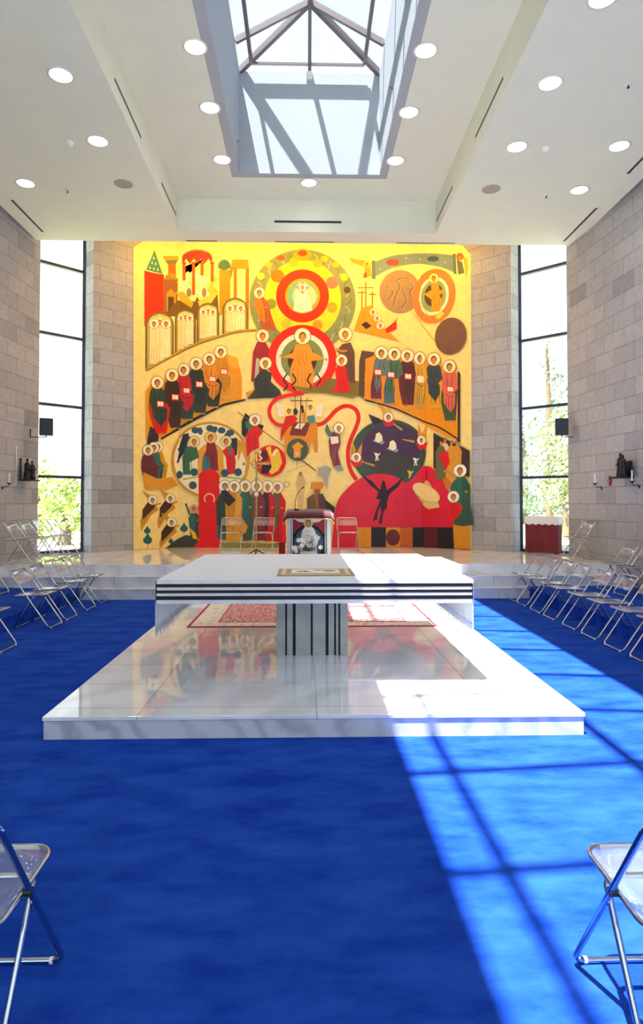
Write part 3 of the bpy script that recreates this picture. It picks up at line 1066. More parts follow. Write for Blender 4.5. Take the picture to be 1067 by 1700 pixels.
fm.build('blossoms', [M_petal, M_pink], fl)

# low red block beside lectern
rb = tag(MB().box((-0.06, -0.14, 0), (0.06, 0.14, 0.30)).build('kneeler_block', mat('red_cloth', hexc('8C1424'), 0.9), bevel=0.01), 'small deep red block standing at the left foot of the lectern', 'block')
rb.location = (-0.475, 13.1, D)

# ------------------------------------------------------------------ processional cross
cr_ = thing('processional_cross', 'tall thin gilt crucifix on a pole standing before the mural', 'cross', (-1.03, 13.5, D))
k = 13.5 / 13.3
z_ = lambda z: (z - CAM_H) * k + CAM_H - D
MB().tube([(0, 0, 0.03), (0.0, 0, z_(1.80))], 0.016, 10).build('pole', M_brass, cr_)
MB().tube([(0, 0, z_(1.80)), (0, 0, z_(2.16))], 0.022, 10).build('socket', M_brass, cr_)
MB().blob((0, 0, z_(1.806)), (0.05, 0.05, 0.05)).build('knob', M_white, cr_)
fm = MB()
for a in (0.5, 0.5 + 2 * PI / 3, 0.5 + 4 * PI / 3):
    fm.tube([(0, 0, 0.12), (0.2 * math.cos(a), 0.2 * math.sin(a), 0.012)], 0.012, 8)
fm.build('tripod_foot', M_iron, cr_)
zc = z_(2.441)
cm = MB()
cm.box((-0.018, -0.012, z_(2.10)), (0.018, 0.012, z_(2.665)))
cm.box((-0.26, -0.012, zc - 0.016), (0.26, 0.012, zc + 0.016))
for x, z in ((-0.26, zc), (0.26, zc), (0, z_(2.665)), (0, z_(2.12))):
    cm.blob((x, 0, z), (0.035, 0.02, 0.035))
cm.tube([(0.1 * math.cos(a), 0, zc + 0.1 * math.sin(a)) for a in [2 * PI * i / 20 for i in range(20)]], 0.012, 6, closed=True)
cm.build('cross', M_brass, cr_)
fg = MB()
fg.tube([(-0.2, -0.03, zc + 0.03), (-0.06, -0.035, zc - 0.005), (0, -0.035, zc - 0.02), (0.06, -0.035, zc - 0.005), (0.2, -0.03, zc + 0.03)], 0.011, 6)
fg.tube([(0, -0.035, zc), (0, -0.04, zc - 0.1), (0.012, -0.04, zc - 0.18), (0, -0.04, zc - 0.30)], 0.022, 8, taper=[1, 0.9, 0.8, 0.4])
fg.blob((0, -0.045, zc + 0.035), (0.02, 0.02, 0.026))
fg.build('figure', M_brass, cr_)

# ------------------------------------------------------------------ side table with red drape
M_red_d = mat('crimson_brocade', hexc('742630'), 0.85, noise=0.35, nscale=45)
M_lw = mat('white_lace_cloth', (0.8, 0.8, 0.82), 0.9)
p0, p1 = Vector((4.82, 14.03, 0)), Vector((5.34, 13.51, 0))
dr = (p1 - p0)
wd = 0.70
tb = thing('side_table', 'small table with dark red drape and scalloped white top cloth in the right window', 'table', ((p0.x + p1.x) / 2, (p0.y + p1.y) / 2, D), math.atan2(dr.y, dr.x))
# table faces local -y; depth towards +y (outwards to the window)
hw = wd / 2
for sx_ in (-1, 1):
    for sy in (0.02, 0.16):
        MB().box((sx_ * (hw - 0.05) - 0.02, sy, 0), (sx_ * (hw - 0.05) + 0.02, sy + 0.04, 0.76)).build('leg', M_iron, tb)
MB().box((-hw, 0.0, 0.76), (hw, 0.21, 0.79)).build('tabletop', M_wood_w, tb)
def drape(z0, z1, e, mi_name, mt, scal=0.0, amp=0.006):
    m = MB()
    outline = [(-hw - e, 0.21 + e), (-hw - e, -e), (hw + e, -e), (hw + e, 0.21 + e)]
    pts = []
    for i in range(3):
        a, b_ = Vector(outline[i]), Vector(outline[i + 1])
        n = 40 if i == 1 else 14
        for k in range(n if i < 2 else n + 1):
            pts.append(a.lerp(b_, k / n))
    vs = []
    for i, p in enumerate(pts):
        o_ = amp * math.sin(i * 1.7)
        zz = z0 - scal * abs(math.sin(i * PI / 8.0))
        vs += [(p.x, p.y, z1), (p.x, p.y - o_, zz)]
    fs = [(2 * i, 2 * i + 1, 2 * i + 3, 2 * i + 2) for i in range(len(pts) - 1)]
    m.add(vs, fs, 0, True)
    return m.build(mi_name, mt, tb)
drape(0.02, 0.795, 0.012, 'red_drape', M_red_d)
drape(0.645, 0.802, 0.024, 'white_cloth', M_lw, 0.028, 0.002)
MB().box((-hw - 0.024, -0.024, 0.797), (hw + 0.024, 0.235, 0.803)).build('cloth_top', M_lw, tb)

# ------------------------------------------------------------------ speakers on the side walls
for s, wx, loc, lab in ((-1, CL[0], (-5.20, 13.0, 3.155), 'dark box speaker on a wall bracket in front of the left window'),
                        (1, CRr[0], (5.24, 13.0, 3.185), 'dark box speaker on a wall bracket in front of the right window')):
    sp = thing('wall_speaker', lab, 'speaker', loc, -s * 0.32, 'wall speakers')
    MB().box((-0.125, -0.10, -0.17), (0.125, 0.10, 0.17)).build('cabinet', M_speaker, sp, bevel=0.01)
    MB().box((-0.11, -0.106, -0.155), (0.11, -0.100, 0.155)).build('grille', mat('speaker_grille', hexc('3A3F4A'), 0.9, bump=0.3, bscale=500), sp)
    m = MB()
    ca, sa = math.cos(s * 0.32), math.sin(s * 0.32)
    wall_x = s * 0.335
    loc2 = lambda x, y, z: (x * ca - y * sa, x * sa + y * ca, z)
    m.tube([loc2(0, 0.0, -0.20), loc2(wall_x, 0.05, -0.20), ], 0.008, 6)
    m.tube([(0, 0, -0.17), (0, 0, -0.21)], 0.012, 6)
    m.tube([loc2(wall_x, 0.05, -0.21), loc2(wall_x, 0.05, -0.03)], 0.012, 6)
    m.build('bracket', M_iron, sp)

# ------------------------------------------------------------------ bronze figures, candles and cross on the side walls
def robed(mb, x, y, z, h, lean=0.0, sx_=1.0):
    mb.lathe([(h * 0.17 * sx_, 0), (h * 0.15 * sx_, h * 0.2), (h * 0.12 * sx_, h * 0.5), (h * 0.13 * sx_, h * 0.72), (h * 0.055, h * 0.82)], (x, y, z), 12)
    mb.blob((x + lean, y, z + h * 0.91), (h * 0.065, h * 0.065, h * 0.09))
    mb.tube([(x - h * 0.12, y - 0.01, z + h * 0.72), (x - h * 0.15, y - 0.03, z + h * 0.5), (x - 0.02, y - 0.06, z + h * 0.48)], h * 0.035, 8)
    mb.tube([(x + h * 0.12, y - 0.01, z + h * 0.72), (x + h * 0.15, y - 0.03, z + h * 0.52), (x + 0.03, y - 0.06, z + h * 0.56)], h * 0.035, 8)
# local frame: +x along the wall away from viewer, -y into the room
def wall_x(side, y):
    return sx(CL, -1, y) if side < 0 else sx(CRr, 1, y)
for side, yy, z, lab, kind in ((-1, 12.76, 2.06, 'dark bronze robed figures on a small ledge on the left stone wall', 0),
                               (1, 11.05, 2.06, 'dark bronze robed figures on a small ledge on the right stone wall', 1)):
    bs = thing('bronze_sculpture', lab, 'sculpture', (wall_x(side, yy) - side * 0.03, yy, z), (PI / 2 if side < 0 else -PI / 2) - side * 0.085 * -1 * 0, 'bronze wall sculptures')
    wd = 0.20
    MB().box((-wd, -0.26, -0.0), (wd, -0.012, 0.03)).build('ledge', M_bronze, bs)
    bm_ = MB()
    robed(bm_, -0.07, -0.12, 0.03, 0.42, 0.01)
    bm_.build('tall_figure', M_bronze, bs)
    bm_ = MB()
    robed(bm_, 0.10, -0.15, 0.03, 0.38, -0.02)
    bm_.build('short_figure', M_bronze, bs)
    bm_ = MB()
    if kind == 0:
        bm_.prism([(-0.19, -0.05), (-0.15, -0.05), (-0.15, -0.02), (-0.19, -0.02)], 0.03, 0.44)
        bm_.blob((0.04, -0.20, 0.08), (0.08, 0.04, 0.05))
    else:
        bm_.prism([(-0.02, -0.05), (0.16, -0.05), (0.16, -0.02), (-0.02, -0.02)], 0.03, 0.30)
    bm_.build('back_panel', M_bronze, bs)
GC = 'candle sconces on the side walls'
for side, yy, z, lab in ((-1, 12.10, 2.0, 'white candle in an iron sconce at the left picture edge'),
                         (1, 11.98, 2.0, 'white candle in an iron sconce left of the small red cross'),
                         (1, 10.80, 2.0, 'white candle in an iron sconce at the right picture edge')):
    cs = thing('candle_sconce', lab, 'candle', (wall_x(side, yy), yy, z), PI / 2 if side < 0 else -PI / 2, GC)
    ph = 1
    MB().tube([(0, -0.008, -0.06), (0, -0.10, -0.065), (0, -0.13, -0.03), (0, -0.13, 0.0)], 0.006, 6).tube([(0, -0.002, -0.09), (0, -0.012, -0.09)], 0.03, 12).build('arm', M_iron, cs)
    MB().lathe([(0.012, -0.03), (0.02, -0.01), (0.045, 0.0), (0.045, 0.008), (0.02, 0.008)], (0, -0.13, 0)).build('drip_pan', M_iron, cs)
    MB().tube([(0, -0.13, 0.006), (0, -0.13, 0.19)], 0.0135, 12, taper=[1, 0.95]).build('candle', M_wax, cs)
M_redw = mat('red_enamel', hexc('8E1E12'), 0.5)
wc = thing('wall_cross', 'small red cross on the right stone wall beside a candle', 'cross', (wall_x(1, 11.68), 11.68, 2.04), -PI / 2)
MB().box((-0.022, -0.03, -0.09), (0.022, -0.01, 0.09)).build('upright', M_redw, wc)
MB().box((-0.065, -0.031, -0.02), (0.065, -0.011, 0.025)).build('crossbar', M_redw, wc)
MB().tube([(0, -0.031, 0.002), (0, -0.036, 0.002)], 0.018, 12).build('boss', M_gold, wc)
wr = tag(MB().tube([(0, 0, -0.385), (0, 0, 0.385)], 0.008, 8).build('wall_rod', M_wax), 'thin white vertical rod on the left wall beside the bronze figures', 'rod')
wr.location = (wall_x(-1, 12.54) + 0.02, 12.54, 2.355)

# ------------------------------------------------------------------ ceiling fittings
LG, LC = 'round recessed ceiling lights', None
def lab_(n, side, what):
    return n + ' ' + what + ' ' + side
M_trim = mat('light_trim', hexc('D6D4CC'), 0.5)
def downlight(x, y, z, lab):
    t = thing('ceiling_light', lab, 'ceiling light', (x, y, z), 0, LG)
    MB().lathe([(0.135, -0.001), (0.165, -0.001), (0.165, -0.008), (0.148, -0.014), (0.135, -0.008)], n=32, caps=False).build('trim_ring', M_trim, t)
    MB().lathe([(0.134, -0.003), (0.134, -0.006)], n=32).build('diffuser', M_lamp, t)
    ld = bpy.data.lights.new('ceiling_light_lamp', 'SPOT')
    ld.energy = LAMP_W
    ld.spot_size = math.radians(150)
    ld.spot_blend = 1.0
    ld.shadow_soft_size = 0.12
    ld.color = (1.0, 0.95, 0.86)
    lo = bpy.data.objects.new('lamp_glow', ld)
    C.objects.link(lo)
    lo.location = (0, 0, -0.03)
    lo.parent = t
    return t
for x, y, lab in ((-3.07, 8.01, 'round light in the left flat ceiling, largest and nearest the camera'),
                  (-3.08, 9.48, 'round light in the left flat ceiling beside the smoke detector'),
                  (-4.70, 10.78, 'round light in the left flat ceiling closest to the left wall'),
                  (3.15, 6.62, 'round light cut by the top picture edge in the right flat ceiling'),
                  (3.12, 8.01, 'round light in the right flat ceiling, second row from the top edge'),
                  (3.18, 9.48, 'round light in the right flat ceiling left of the smoke detector'),
                  (4.71, 9.42, 'round light in the right flat ceiling nearest the right picture edge'),
                  (4.69, 10.78, 'round light in the right flat ceiling closest to the right window')):
    downlight(x, y, CZ, lab)
for x, y, lab in ((-1.455, 8.36, 'round light left of the skylight, nearest the camera'),
                  (-1.457, 9.66, 'round light left of the skylight, middle of three'),
                  (-1.46, 11.14, 'round light left of the skylight, farthest of three'),
                  (0.06, 11.92, 'single round light between the skylight well and the back coffer edge'),
                  (1.59, 8.35, 'round light right of the skylight, nearest the camera'),
                  (1.585, 9.70, 'round light right of the skylight, middle of three'),
                  (1.575, 11.10, 'round light right of the skylight, farthest of three')):
    downlight(x, y, KZ, lab)
for x, y, lab in ((-3.06, 10.76, 'round tan speaker grille in the left flat ceiling'), (3.17, 10.79, 'round tan speaker grille in the right flat ceiling')):
    t = thing('ceiling_speaker', lab, 'ceiling speaker', (x, y, CZ), 0, 'round ceiling speakers')
    MB().lathe([(0.125, -0.001), (0.155, -0.001), (0.155, -0.008), (0.125, -0.010)], n=32, caps=False).build('rim', mat('tan_rim', hexc('B0A797'), 0.7), t)
    MB().lathe([(0.126, -0.002), (0.126, -0.009)], n=32).build('grille', M_grille, t)
for x, y, lab in ((-3.505, 9.52, 'white round smoke detector in the left flat ceiling'), (3.62, 9.475, 'white round smoke detector in the right flat ceiling')):
    t = thing('smoke_detector', lab, 'smoke detector', (x, y, CZ), 0, 'smoke detectors')
    MB().lathe([(0.055, -0.001), (0.06, -0.02), (0.055, -0.025)], n=24).build('base', M_white, t)
    MB().lathe([(0.048, -0.025), (0.045, -0.05), (0.03, -0.06)], n=24).build('cap', M_white, t)
for x, y, lab in ((-4.08, 11.0, 'small sprinkler head in the left flat ceiling'), (4.13, 8.01, 'small sprinkler head high in the right flat ceiling near the top edge'), (4.19, 10.98, 'small sprinkler head in the right flat ceiling below the smoke detector')):
    t = thing('sprinkler', lab, 'sprinkler', (x, y, CZ), 0, 'ceiling sprinklers')
    MB().lathe([(0.038, -0.001), (0.038, -0.008), (0.02, -0.012)], n=20).build('plate', M_white, t)
    MB().tube([(0, 0, -0.012), (0, 0, -0.04)], 0.009, 8).lathe([(0.004, -0.04), (0.02, -0.042), (0.02, -0.046)], n=12).build('nozzle', M_iron, t)

# slot diffusers
def slot(a, b, nrm, lab):
    """thin black slot in a white frame between a and b, facing nrm"""
    a, b, nrm = Vector(a), Vector(b), Vector(nrm)
    c_ = (a + b) / 2
    t = thing('slot_vent', lab, 'air vent', c_, 0, 'black linear slot vents')
    d = (b - a) / 2
    s = nrm.cross(d).normalized()
    m = MB()
    for k_, (w0, w1) in enumerate(((0.022, 0.04), (-0.04, -0.022))):
        v = [(-d + s * w0 + nrm * e) for e in (0.001, 0.006)] + [(d + s * w0 + nrm * e) for e in (0.001, 0.006)]
        u = [(-d + s * w1 + nrm * e) for e in (0.001, 0.006)] + [(d + s * w1 + nrm * e) for e in (0.001, 0.006)]
        m.add(v + u, [(0, 2, 3, 1), (1, 3, 7, 5), (4, 5, 7, 6), (0, 1, 5, 4), (2, 6, 7, 3), (0, 4, 6, 2)])
    m.build('frame', M_trim, t)
    m = MB()
    v = [(sg * d + s * w_ + nrm * e) for e in (0.0005, 0.003) for sg in (-1, 1) for w_ in (-0.022, 0.022)]
    m.add(v, [(0, 1, 3, 2), (4, 6, 7, 5), (0, 2, 6, 4), (1, 5, 7, 3), (0, 4, 5, 1), (2, 3, 7, 6)])
    m.build('slot', M_darkslot, t)
slot((CX0, 8.40, 7.22), (CX0, 9.77, 7.22), (1, 0, 0), 'long slot vent on the left coffer side, nearer the camera')
slot((CX0, 11.17, 7.22), (CX0, 12.43, 7.22), (1, 0, 0), 'slot vent on the left coffer side at the far corner')
slot((CX1, 8.24, 7.21), (CX1, 9.62, 7.21), (-1, 0, 0), 'long slot vent on the right coffer side, nearer the camera')
slot((CX1, 11.15, 7.21), (CX1, 12.53, 7.21), (-1, 0, 0), 'slot vent on the right coffer side at the far corner')
slot((-0.62, CY1, 7.20), (0.71, CY1, 7.20), (0, -1, 0), 'slot vent centred on the back face of the coffer')
slot((-5.20, 11.39, CZ), (-5.20, 12.74, CZ), (0, 0, -1), 'slot vent in the ceiling along the left wall')
slot((5.29, 11.44, CZ), (5.29, 12.93, CZ), (0, 0, -1), 'slot vent in the ceiling along the right wall, above the window')
slot((5.24, 8.9, CZ), (5.24, 10.22, CZ), (0, 0, -1), 'slot vent in the ceiling cut by the right picture edge')
slot((-2.446, 13.09, CZ), (-1.817, 13.09, CZ), (0, 0, -1), 'short slot vent at the ceiling edge above the left of the mural')
slot((-0.627, 13.09, CZ), (0.584, 13.09, CZ), (0, 0, -1), 'slot vent at the ceiling edge above the middle of the mural')
slot((1.874, 13.09, CZ), (3.08, 13.09, CZ), (0, 0, -1), 'slot vent at the ceiling edge above the right of the mural')
# small fixtures in the skylight well
t = thing('emergency_light', 'small white box fixture at the top of the skylight back wall', 'light fixture', (0.062, WY1, 9.44))
MB().box((-0.055, -0.07, -0.07), (0.055, -0.001, 0.07)).build('housing', M_white, t, bevel=0.008)
MB().box((-0.035, -0.073, -0.05), (0.035, -0.0705, -0.01)).build('lens', M_trim, t)
for x, s, y, z, lab in ((WX0, 1, 11.08, 7.93, 'tiny hook on the left face of the skylight well'), (WX1, -1, 9.78, 8.06, 'tiny hook on the right face of the skylight well')):
    t = tag(MB().tube([(0, 0, 0), (s * 0.03, 0, 0), (s * 0.04, 0, 0.02)], 0.006, 6).build('wall_hook', M_iron), lab, 'hook', 'hooks in the skylight well')
    t.location = (x + s * 0.001, y, z)

# ------------------------------------------------------------------ mural
# laid out on the unfolded wall: s metres along it (0 at the left fold), z metres up
s2 = math.sqrt(0.5)
cY, sY, cP, sP = math.cos(YAW), math.sin(YAW), math.cos(PITCH), math.sin(PITCH)
vF = Vector((sY * cP, cY * cP, sP))
vR = Vector((cY, -sY, 0))
vU = vR.cross(vF)
def wall_sz(px, py):
    d = vF * FPX + vR * (px - 533.5) + vU * (PCY - py)
    o = Vector((0, 0, CAM_H))
    p = o + d * (YB / d.y)
    if p.x < FLx:
        n = Vector((1, -1, 0))
        p = o + d * ((Vector((FLx, YB, 0)) - o).dot(n) / d.dot(n))
        return (-(Vector((p.x - FLx, p.y - YB)).length), p.z)
    if p.x > FRx:
        n = Vector((-1, -1, 0))
        p = o + d * ((Vector((FRx, YB, 0)) - o).dot(n) / d.dot(n))
        return (FRx - FLx + Vector((p.x - FRx, p.y - YB)).length, p.z)
    return (p.x - FLx, p.z)
WB = FRx - FLx
def wall_xyz(s, z, e):
    if s < 0:
        return (FLx + s * s2 + e * s2, YB + s * s2 - e * s2, z)
    if s > WB:
        return (FRx + (s - WB) * s2 - e * s2, YB - (s - WB) * s2 - e * s2, z)
    return (FLx + s, YB - e, z)

prims = []          # (outline in s,z , colour index, layer)
pal, pal_i = [], {}
ORI = [0.0, 0.0, 1.0]
def ori(x, y, k):
    ORI[:] = [x, y, k]
def col(h):
    if h not in pal_i:
        pal_i[h] = len(pal)
        pal.append(h)
    return pal_i[h]
def poly(pts, c):
    q = [wall_sz(ORI[0] + x / ORI[2], ORI[1] + y / ORI[2]) for x, y in pts]
    bb = (min(p[0] for p in q), min(p[1] for p in q), max(p[0] for p in q), max(p[1] for p in q))
    ly = 1
    for (_, _, l2, b2) in prims:
        if l2 >= ly and bb[0] < b2[2] and bb[2] > b2[0] and bb[1] < b2[3] and bb[3] > b2[1]:
            ly = l2 + 1
    prims.append((q, col(c), ly, bb))
def E_(cx, cy, rx, ry=None, a0=0, a1=360, rot=0, n=26):
    ry = rx if ry is None else ry
    full = abs(a1 - a0) >= 360
    out = []
    cr0, sr0 = math.cos(math.radians(rot)), math.sin(math.radians(rot))
    for k in range(n if full else n + 1):
        a = math.radians(a0 + (a1 - a0) * k / n)
        x, y = rx * math.cos(a), ry * math.sin(a)
        out.append((cx + x * cr0 - y * sr0, cy + x * sr0 + y * cr0))
    return out
def disc(cx, cy, rx, c, ry=None, rot=0, n=26):
    poly(E_(cx, cy, rx, ry, rot=rot, n=n), c)
def bandp(pts, w_, c):
    """ribbon of width w_ along pts; w_ may be a list"""
    L = len(pts)
    W = w_ if isinstance(w_, (list, tuple)) else [w_] * L
    a, b = [], []
    for i, (x, y) in enumerate(pts):
        x0, y0 = pts[max(i - 1, 0)]
        x1, y1 = pts[min(i + 1, L - 1)]
        dx, dy = x1 - x0, y1 - y0
        l = math.hypot(dx, dy) or 1
        nx, ny = -dy / l * W[i] / 2, dx / l * W[i] / 2
        a.append((x + nx, y + ny))
        b.append((x - nx, y - ny))
    for i in range(L - 1):
        prim_quad(a[i], a[i + 1], b[i + 1], b[i], c, i)
_ribbon = []
def prim_quad(p, q, r, s_, c, i):
    _ribbon.append(([p, q, r, s_], c))
def flush():
    """ribbon quads share one layer"""
    if not _ribbon:
        return
    n0 = len(prims)
    tops = []
    for pts, c in _ribbon:
        poly(pts, c)
        tops.append(prims[-1][2])
        prims.pop()
    ly = max(tops)
    for pts, c in _ribbon:
        q = [wall_sz(ORI[0] + x / ORI[2], ORI[1] + y / ORI[2]) for x, y in pts]
        bb = (min(p[0] for p in q), min(p[1] for p in q), max(p[0] for p in q), max(p[1] for p in q))
        prims.append((q, col(c), ly, bb))
    _ribbon.clear()
def rib(pts, w_, c):
    bandp(pts, w_, c)
    flush()
def smooth(pts, n=5):
    out = []
    L = len(pts)
    for i in range(L - 1):
        p0, p1, p2, p3 = pts[max(i - 1, 0)], pts[i], pts[i + 1], pts[min(i + 2, L - 1)]
        for k in range(n):
            t = k / n
            out.append(tuple(0.5 * (2 * p1[j] + (p2[j] - p0[j]) * t + (2 * p0[j] - 5 * p1[j] + 4 * p2[j] - p3[j]) * t * t + (3 * p1[j] - p0[j] - 3 * p2[j] + p3[j]) * t ** 3) for j in (0, 1)))
    out.append(pts[-1])
    return out
def ringp(cx, cy, r0, r1, c, n=40, a0=0, a1=360, ky=1.0):
    pts = [(cx + (r0 + r1) / 2 * math.cos(math.radians(a0 + (a1 - a0) * k / n)), cy + ky * (r0 + r1) / 2 * math.sin(math.radians(a0 + (a1 - a0) * k / n))) for k in range(n + 1)]
    rib(pts, abs(r1 - r0), c)

RED, DRED, CRIM, ORG, OCH, DOC = 'E8200C', 'B4141C', 'D4142E', 'E8880C', 'D69A1E', 'A87418'
GRN, DGR, OLV, TEA, NAV, BLK = '3E6248', '2C3F38', '76783A', '1E6A6A', '34405C', '2A262C'
MAR, MAU, BRN, GLD, PAL, WHT = '6E2C34', 'A86464', '8A5A30', 'E8C878', 'F2E2A8', 'F4EEDC'
SKN, HAI, GRY, BLG, PUR = 'C08A4C', '6A3A1C', '8A7A6C', '5E7E80', '4A3050'
def head(x, y, r, halo=WHT, hair=HAI, rim=True):
    if halo:
        if rim:
            disc(x, y, r * 1.06, BRN, n=20)
        disc(x, y, r * 0.97, halo, n=20)
    disc(x, y + r * 0.02, r * 0.46, hair, r * 0.55, n=14)
    disc(x + r * 0.03, y + r * 0.12, r * 0.33, SKN, r * 0.42, n=12)
    poly([(x - r * 0.2, y + r * 0.45), (x + r * 0.2, y + r * 0.45), (x + r * 0.26, y + r * 0.75), (x - r * 0.26, y + r * 0.75)], SKN)
def folds(x, y0, y1, w_, c, n=3, seed=0):
    rr = random.Random(seed + int(x * 7 + y0))
    for i in range(n):
        xx = x + (i - (n - 1) / 2) * w_ / n
        rib([(xx + rr.uniform(-3, 3), y0), (xx + rr.uniform(-6, 6), (y0 + y1) / 2), (xx + rr.uniform(-8, 8), y1)], [1.2, 3.2, 1.6], c)
def standing(x, y, h, robe, mantle=None, halo=WHT, hr=None, lean=0, hair=HAI, fold=None, w_=0.36):
    """y is the head centre, h from head centre to hem"""
    r = hr or h * 0.16
    b = h * w_
    poly([(x - r * 0.5 + lean * 0.1, y + r * 0.7), (x + r * 0.5 + lean * 0.1, y + r * 0.7), (x + b * 0.5 + lean * 0.2, y + h * 0.26), (x + b * 0.45 + lean * 0.6, y + h * 0.6), (x + b * 0.55 + lean, y + h * 0.97), (x + lean, y + h), (x - b * 0.5 + lean, y + h * 0.97), (x - b * 0.46 + lean * 0.6, y + h * 0.6), (x - b * 0.52 + lean * 0.2, y + h * 0.28)], robe)
    if mantle:
        poly([(x - r * 0.45, y + r * 0.75), (x + r * 0.2, y + r * 0.7), (x + b * 0.1 + lean * 0.4, y + h * 0.45), (x - b * 0.05 + lean * 0.7, y + h * 0.8), (x - b * 0.5 + lean * 0.7, y + h * 0.72), (x - b * 0.55 + lean * 0.2, y + h * 0.3)], mantle)
    if fold:
        folds(x + lean * 0.6, y + h * 0.35, y + h * 0.92, b, fold, 3)
    disc(x + b * 0.28 + lean * 0.3, y + h * 0.38, r * 0.24, SKN, r * 0.18, n=8)
    head(x, y, r, halo, hair)
def seated(x, y, h, robe, mantle, halo=WHT, r=40, book=None, side=1, fold=None, hair=HAI):
    """y head centre; lap pushed towards side"""
    s_ = side
    k = s_ * r
    # far leg, lap and near leg of the robe
    poly([(x - r * 1.15, y + h * 0.36), (x + r * 1.25, y + h * 0.36), (x + k * 1.1 + r * 0.9, y + h * 0.52), (x + k * 0.9 + r * 0.85, y + h * 0.72), (x + k * 0.7 + r * 0.75, y + h), (x + k * 0.7 - r * 0.9, y + h), (x + k * 0.3 - r * 1.3, y + h * 0.7), (x - r * 1.3, y + h * 0.5)], robe)
    # trunk and arms
    poly([(x - r * 0.5, y + r * 0.6), (x + r * 0.5, y + r * 0.6), (x + r * 1.05, y + r * 1.2), (x + r * 1.35, y + h * 0.40), (x + r * 0.6, y + h * 0.50), (x - r * 0.9, y + h * 0.50), (x - r * 1.3, y + h * 0.38), (x - r * 1.05, y + r * 1.2)], mantle)
    # mantle over the knees
    poly([(x - r * 0.9, y + h * 0.46), (x + k * 0.3, y + h * 0.42), (x + k * 1.0 + r * 0.6, y + h * 0.52), (x + k * 0.8 + r * 0.7, y + h * 0.70), (x + k * 0.6, y + h * 0.86), (x + k * 0.2 - r * 0.9, y + h * 0.68)], mantle)
    if fold:
        folds(x, y + r * 1.3, y + h * 0.4, r * 1.6, fold, 2)
        folds(x + k * 0.7, y + h * 0.5, y + h * 0.92, r * 1.7, fold, 4)
        rib(smooth([(x - r * 0.6, y + h * 0.5), (x + k * 0.5, y + h * 0.57), (x + k + r * 0.4, y + h * 0.54)], 4), 3, fold)
    if book:
        bx, by = x + k * 0.5, y + h * 0.42
        poly([(bx - r * 0.6, by - r * 0.5), (bx + r * 0.55, by - r * 0.4), (bx + r * 0.55, by + r * 0.5), (bx - r * 0.55, by + r * 0.45)], book)
        poly([(bx - r * 0.44, by - r * 0.36), (bx + r * 0.42, by - r * 0.28), (bx + r * 0.42, by + r * 0.34), (bx - r * 0.42, by + r * 0.3)], WHT)
        rib([(bx, by - r * 0.3), (bx, by + r * 0.32)], 1.6, BRN)
    for dx in (-0.35, 0.45):
        disc(x + k * 0.75 + r * dx, y + h + r * 0.1, r * 0.3, SKN, r * 0.16, n=8)
    head(x, y, r, halo, hair)
def plant(x, y, r, c=TEA):
    rib([(x, y + r * 2.2), (x, y)], 3, BRN)
    poly([(x, y - r * 1.3), (x + r * 0.5, y - r * 0.5), (x + r * 0.95, y - r * 0.1), (x + r * 0.75, y + r * 0.7), (x, y + r), (x - r * 0.75, y + r * 0.7), (x - r, y), (x - r * 0.5, y - r * 0.5)], c)

# --- upper left: towers, arcades with white figures
ori(220, 395, 3.68)
poly([(70, 200), (130, 215), (190, 225), (192, 520), (70, 540)], RED)
poly([(133, 75), (182, 222), (80, 195)], '3E8468')
for i, (x, y) in enumerate([(128, 120), (118, 150), (140, 155), (105, 180), (128, 185), (152, 190)]):
    poly([(x, y - 8), (x + 6, y + 10), (x - 6, y + 10)], 'CFE0B0')
poly([(185, 110), (278, 112), (280, 135), (188, 133)], OCH)
poly([(195, 135), (276, 135), (262, 160), (210, 160)], OLV)
poly([(215, 160), (262, 160), (264, 240), (215, 240)], 'C8641E')
poly([(188, 470), (186, 250), (230, 210), (275, 250), (272, 470)], BRN)
for r0 in (38, 26, 14):
    ringp(231, 255, r0 - 4, r0, 'D8B040', 14, 180, 360)
poly([(205, 470), (205, 340), (232, 312), (262, 340), (262, 470)], 'B88A28')
poly([(215, 480), (215, 360), (250, 360), (250, 480)], '4A3822')
poly([(190, 470), (275, 380), (380, 390), (395, 360), (430, 420), (520, 340), (528, 480), (385, 500), (255, 480)], '6E5020')
poly([(305, 180), (315, 250), (350, 130), (400, 130), (440, 130), (485, 180), (487, 250), (430, 230), (372, 345), (340, 300)], 'EFD27A')
for pts, c in (([(265, 262), (340, 205), (372, 240), (340, 275), (372, 310), (330, 345), (265, 340), (305, 300)], 'EDE0B0'),
               ([(385, 215), (440, 235), (475, 255), (430, 300), (480, 345), (440, 375), (385, 340), (410, 290), (375, 250)], 'F0E6C0'),
               ([(480, 215), (525, 255), (490, 290), (525, 330), (490, 365), (455, 320), (475, 285)], 'E0B93A'),
               ([(262, 330), (310, 330), (372, 400), (360, 430), (300, 390)], 'D9A92C'),
               ([(400, 390), (470, 350), (526, 335), (480, 400), (410, 425)], 'E6C04C')):
    poly(pts, c)
disc(345, 335, 15, '8A7A60', 28, n=12)
disc(438, 335, 14, '8A7A60', 30, n=12)
poly(E_(395, 125, 92, 52, 180, 360) + [(487, 160), (465, 128), (440, 160), (418, 128), (398, 160), (375, 128), (350, 160), (328, 128), (305, 165)], '9A2C30')
rib([(318, 100), (350, 84), (400, 78), (450, 88)], 5, 'C87068')
for x, y1 in ((315, 262), (373, 350), (425, 232), (487, 268)):
    poly([(x - 9, 150), (x + 9, 150), (x + 9, y1), (x - 9, y1)], 'C8501E')
    disc(x, 156, 14, 'B03A20', 8, n=10)
poly([(530, 195), (597, 195), (597, 430), (530, 480)], 'E88A16')
poly(E_(560, 178, 38, 44, 180, 360) + [(598, 185), (560, 200), (522, 185)], '3F6E58')
poly([(597, 180), (612, 133), (705, 135), (712, 188)], 'E88C14')
